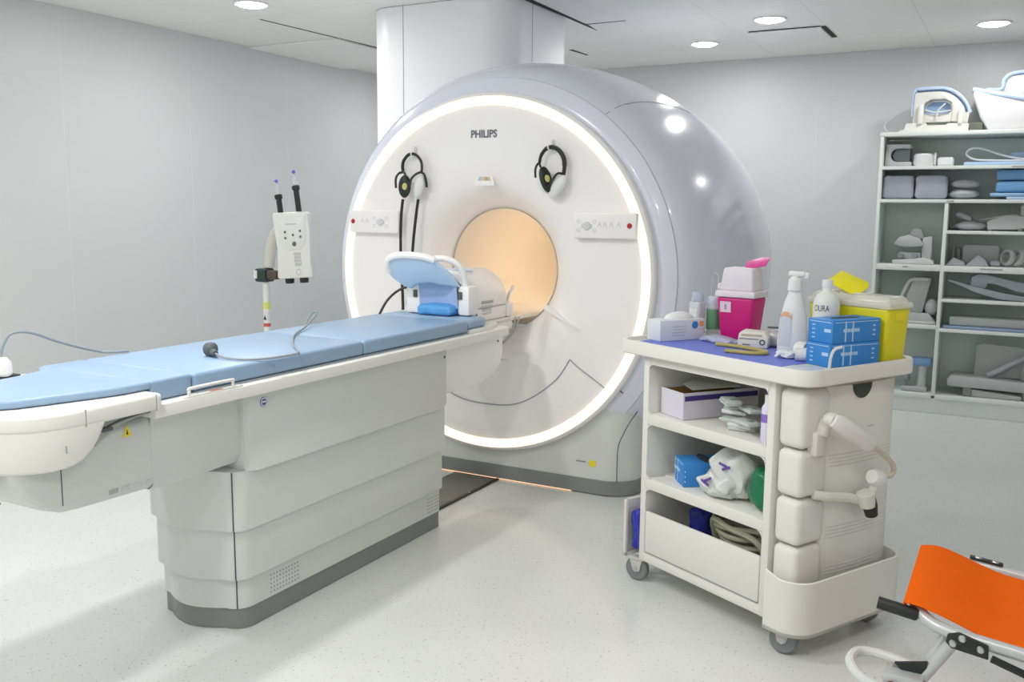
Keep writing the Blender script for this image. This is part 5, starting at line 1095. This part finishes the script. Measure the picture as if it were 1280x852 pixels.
def canvpt(u, v):
    s = u*1.32
    y = -1.978+(1.978-1.468)*v
    pin = 0.050*(1-min(1, s/0.10))                   # follows the rounded corners of the frame
    y = -1.723+(y+1.723)*(1-pin*2.2)
    if s < 0.04: x = 2.408; z = RZ_-0.004+s*0.95
    else:
        a = min(1, (s-0.04)/0.03); x = 2.408+(s-0.04)*1.0; z = RZ_+0.034+0.003*math.sin(a*PI/2)-0.037*sm((s-0.07)/0.22)
    z -= 0.010*math.sin(PI*v)*sm((s-0.06)/0.3)
    return (x, y, z)
cv = B().grid(canvpt, 99, 18)
bmesh.ops.solidify(cv.bm, geom=cv.bm.faces[:], thickness=0.003)
qpart('canvas', cv, ORG)
qpart('carry_grip', B().lathe([(0, 0), (0.014, 0.0), (0.0165, 0.006), (0.0165, 0.10), (0, 0.10)], 16, M=T(2.445, -1.958, 0.504) @ RY(-82) ), BLACK, frame)
qpart('carry_grip', B().lathe([(0, 0), (0.014, 0.0), (0.0165, 0.006), (0.0165, 0.07), (0, 0.07)], 16, M=T(2.50, -1.462, 0.49) @ RY(-96) @ T(0, 0, -0.03)), BLACK, frame)
# hinge plates with bolts
def hinge(pts, y, thick, bolts):
    b = B().prism(pts, -thick/2, thick/2, M=T(0, y, 0) @ XZ, bev=0.003)
    h = qpart('hinge_plate', b, BLACK, frame)
    for x, z in bolts: qpart('bolt', B().lathe([(0, 0.006), (0.007, 0.005), (0.0095, 0)], 14, M=T(x, y-thick/2, z) @ XZ), STEEL, h)
hinge([(2.520, 0.508), (2.545, 0.520), (2.612, 0.508), (2.614, 0.472), (2.530, 0.474), (2.516, 0.486)], -2.028, 0.010, [(2.533, 0.488), (2.553, 0.507), (2.595, 0.493)])
b = B().box((2.588, -1.443, RZ_+0.020), (0.090, 0.024, 0.006), 0.002); hp = qpart('hinge_plate', b, BLACK, frame)
for x in (2.566, 2.612): qpart('bolt', B().lathe([(0, 0.004), (0.008, 0.003), (0.010, 0)], 14, M=T(x, -1.443, RZ_+0.023)), STEEL, hp)
# folding legs
for y in (-1.985, -1.463):
    k = 1 if y < -1.7 else -1.6
    b = B().tube([(2.545, y, 0.485), (2.545-0.085*k, y, 0.34), (2.545-0.16*k, y, 0.10)], [0.017, 0.017, 0.017], 12, smooth=False)
    b.tube([(2.545-0.035*k, y+0.012, 0.470), (2.545-0.065*k, y+0.012, 0.40), (2.545-0.12*k, y+0.012, 0.245)], 0.011, 10, smooth=False)
    lg = qpart('leg', b, ALU, tilt=False)
    if k == 1: qpart('leg_bracket', B().prism([(2.478, 0.400), (2.400, 0.380), (2.43, 0.352), (2.462, 0.335), (2.475, 0.33)], -0.005, 0.005, M=T(0, y-0.01, 0) @ XZ), BLACK, lg, tilt=False)
    wh = qpart('wheel', B().lathe([(0, -0.014), (0.055, -0.014), (0.065, -0.008), (0.065, 0.008), (0.055, 0.014), (0, 0.014)], 28, M=T(2.545-0.17*k, y, 0.066) @ RX(90)), CHAR, lg, tilt=False)
b = B().tube([(2.39, -2.06, 0.325), (2.325, -2.03, 0.335), (2.290, -1.98, 0.345), (2.293, -1.93, 0.35), (2.315, -1.905, 0.35), (2.36, -1.903, 0.35), (2.425, -1.925, 0.35), (2.45, -1.955, 0.35)], 0.0135, 10)
lp = qpart('foot_loop', b, P('loop_grey', (0.62, 0.64, 0.62), 0.4), tilt=False)
b = B().box((2.425, -2.00, 0.340), (0.095, 0.075, 0.05), 0.004, M=None); b.lathe([(0.012, 0.001), (0.018, 0.001)], 18, M=T(2.402, -2.045, 0.333) @ XZ, mi=1)
b.box((2.41, -1.985, 0.3655), (0.03, 0.02, 0.002), mi=2)
qpart('leg_latch', b, [ALU, P('latch_rust', (0.22, 0.08, 0.06), 0.5), P('latch_dark', (0.25, 0.26, 0.25), 0.5)], lp, tilt=False)
# far end legs outside the frame
for y in (-1.985, -1.463):
    lg = qpart('leg', B().tube([(3.45, y, 0.385), (3.50, y, 0.10)], 0.017, 12, smooth=False), ALU, tilt=False)
    qpart('wheel', B().lathe([(0, -0.014), (0.055, -0.014), (0.065, -0.008), (0.065, 0.008), (0.055, 0.014), (0, 0.014)], 28, M=T(3.50, y, 0.066) @ RX(90)), CHAR, lg, tilt=False)
qpart('brace', B().tube([(2.62, -2.02, 0.455), (2.80, -2.02, 0.40), (3.05, -2.02, 0.30)], 0.010, 8, smooth=False), BLACK, tilt=False)
qpart('brace_link', B().tube([(3.05, -2.02, 0.30), (3.45, -2.0, 0.26)], 0.010, 8, smooth=False), BLACK, tilt=False)

# ------------------------------------------------------------------ camera, world, colour
f, cx, cy, cz, yaw, pit, roll = 1163.96, 2.607, -4.482, 1.539, -0.497, 0.141, 0.009
fw = Vector((math.sin(yaw)*math.cos(pit), math.cos(yaw)*math.cos(pit), -math.sin(pit)))
rt = Vector((math.cos(yaw), -math.sin(yaw), 0)); up = rt.cross(fw)
r2 = rt*math.cos(roll)+up*math.sin(roll); u2 = up*math.cos(roll)-rt*math.sin(roll)
cam = bpy.data.cameras.new('camera'); cam.sensor_width = 36; cam.lens = f*36/1280; cam.clip_start = 0.05
co = bpy.data.objects.new('camera', cam); COL.objects.link(co)
co.matrix_world = Matrix(((r2.x, u2.x, -fw.x, cx), (r2.y, u2.y, -fw.y, cy), (r2.z, u2.z, -fw.z, cz), (0, 0, 0, 1)))
SC.camera = co
w = bpy.data.worlds.new('World'); SC.world = w; w.use_nodes = True
w.node_tree.nodes['Background'].inputs[0].default_value = (0.9, 0.95, 1, 1); w.node_tree.nodes['Background'].inputs[1].default_value = 0.3
SC.view_settings.view_transform = 'Standard'; SC.view_settings.look = 'None'
SC.view_settings.gamma = 1.0; SC.view_settings.use_curve_mapping = False
SC.view_settings.exposure = 0.0
SC.cycles.use_denoising = True
SC.cycles.max_bounces = 12; SC.cycles.diffuse_bounces = 10; SC.cycles.transparent_max_bounces = 12
SC.cycles.sample_clamp_indirect = 8.0
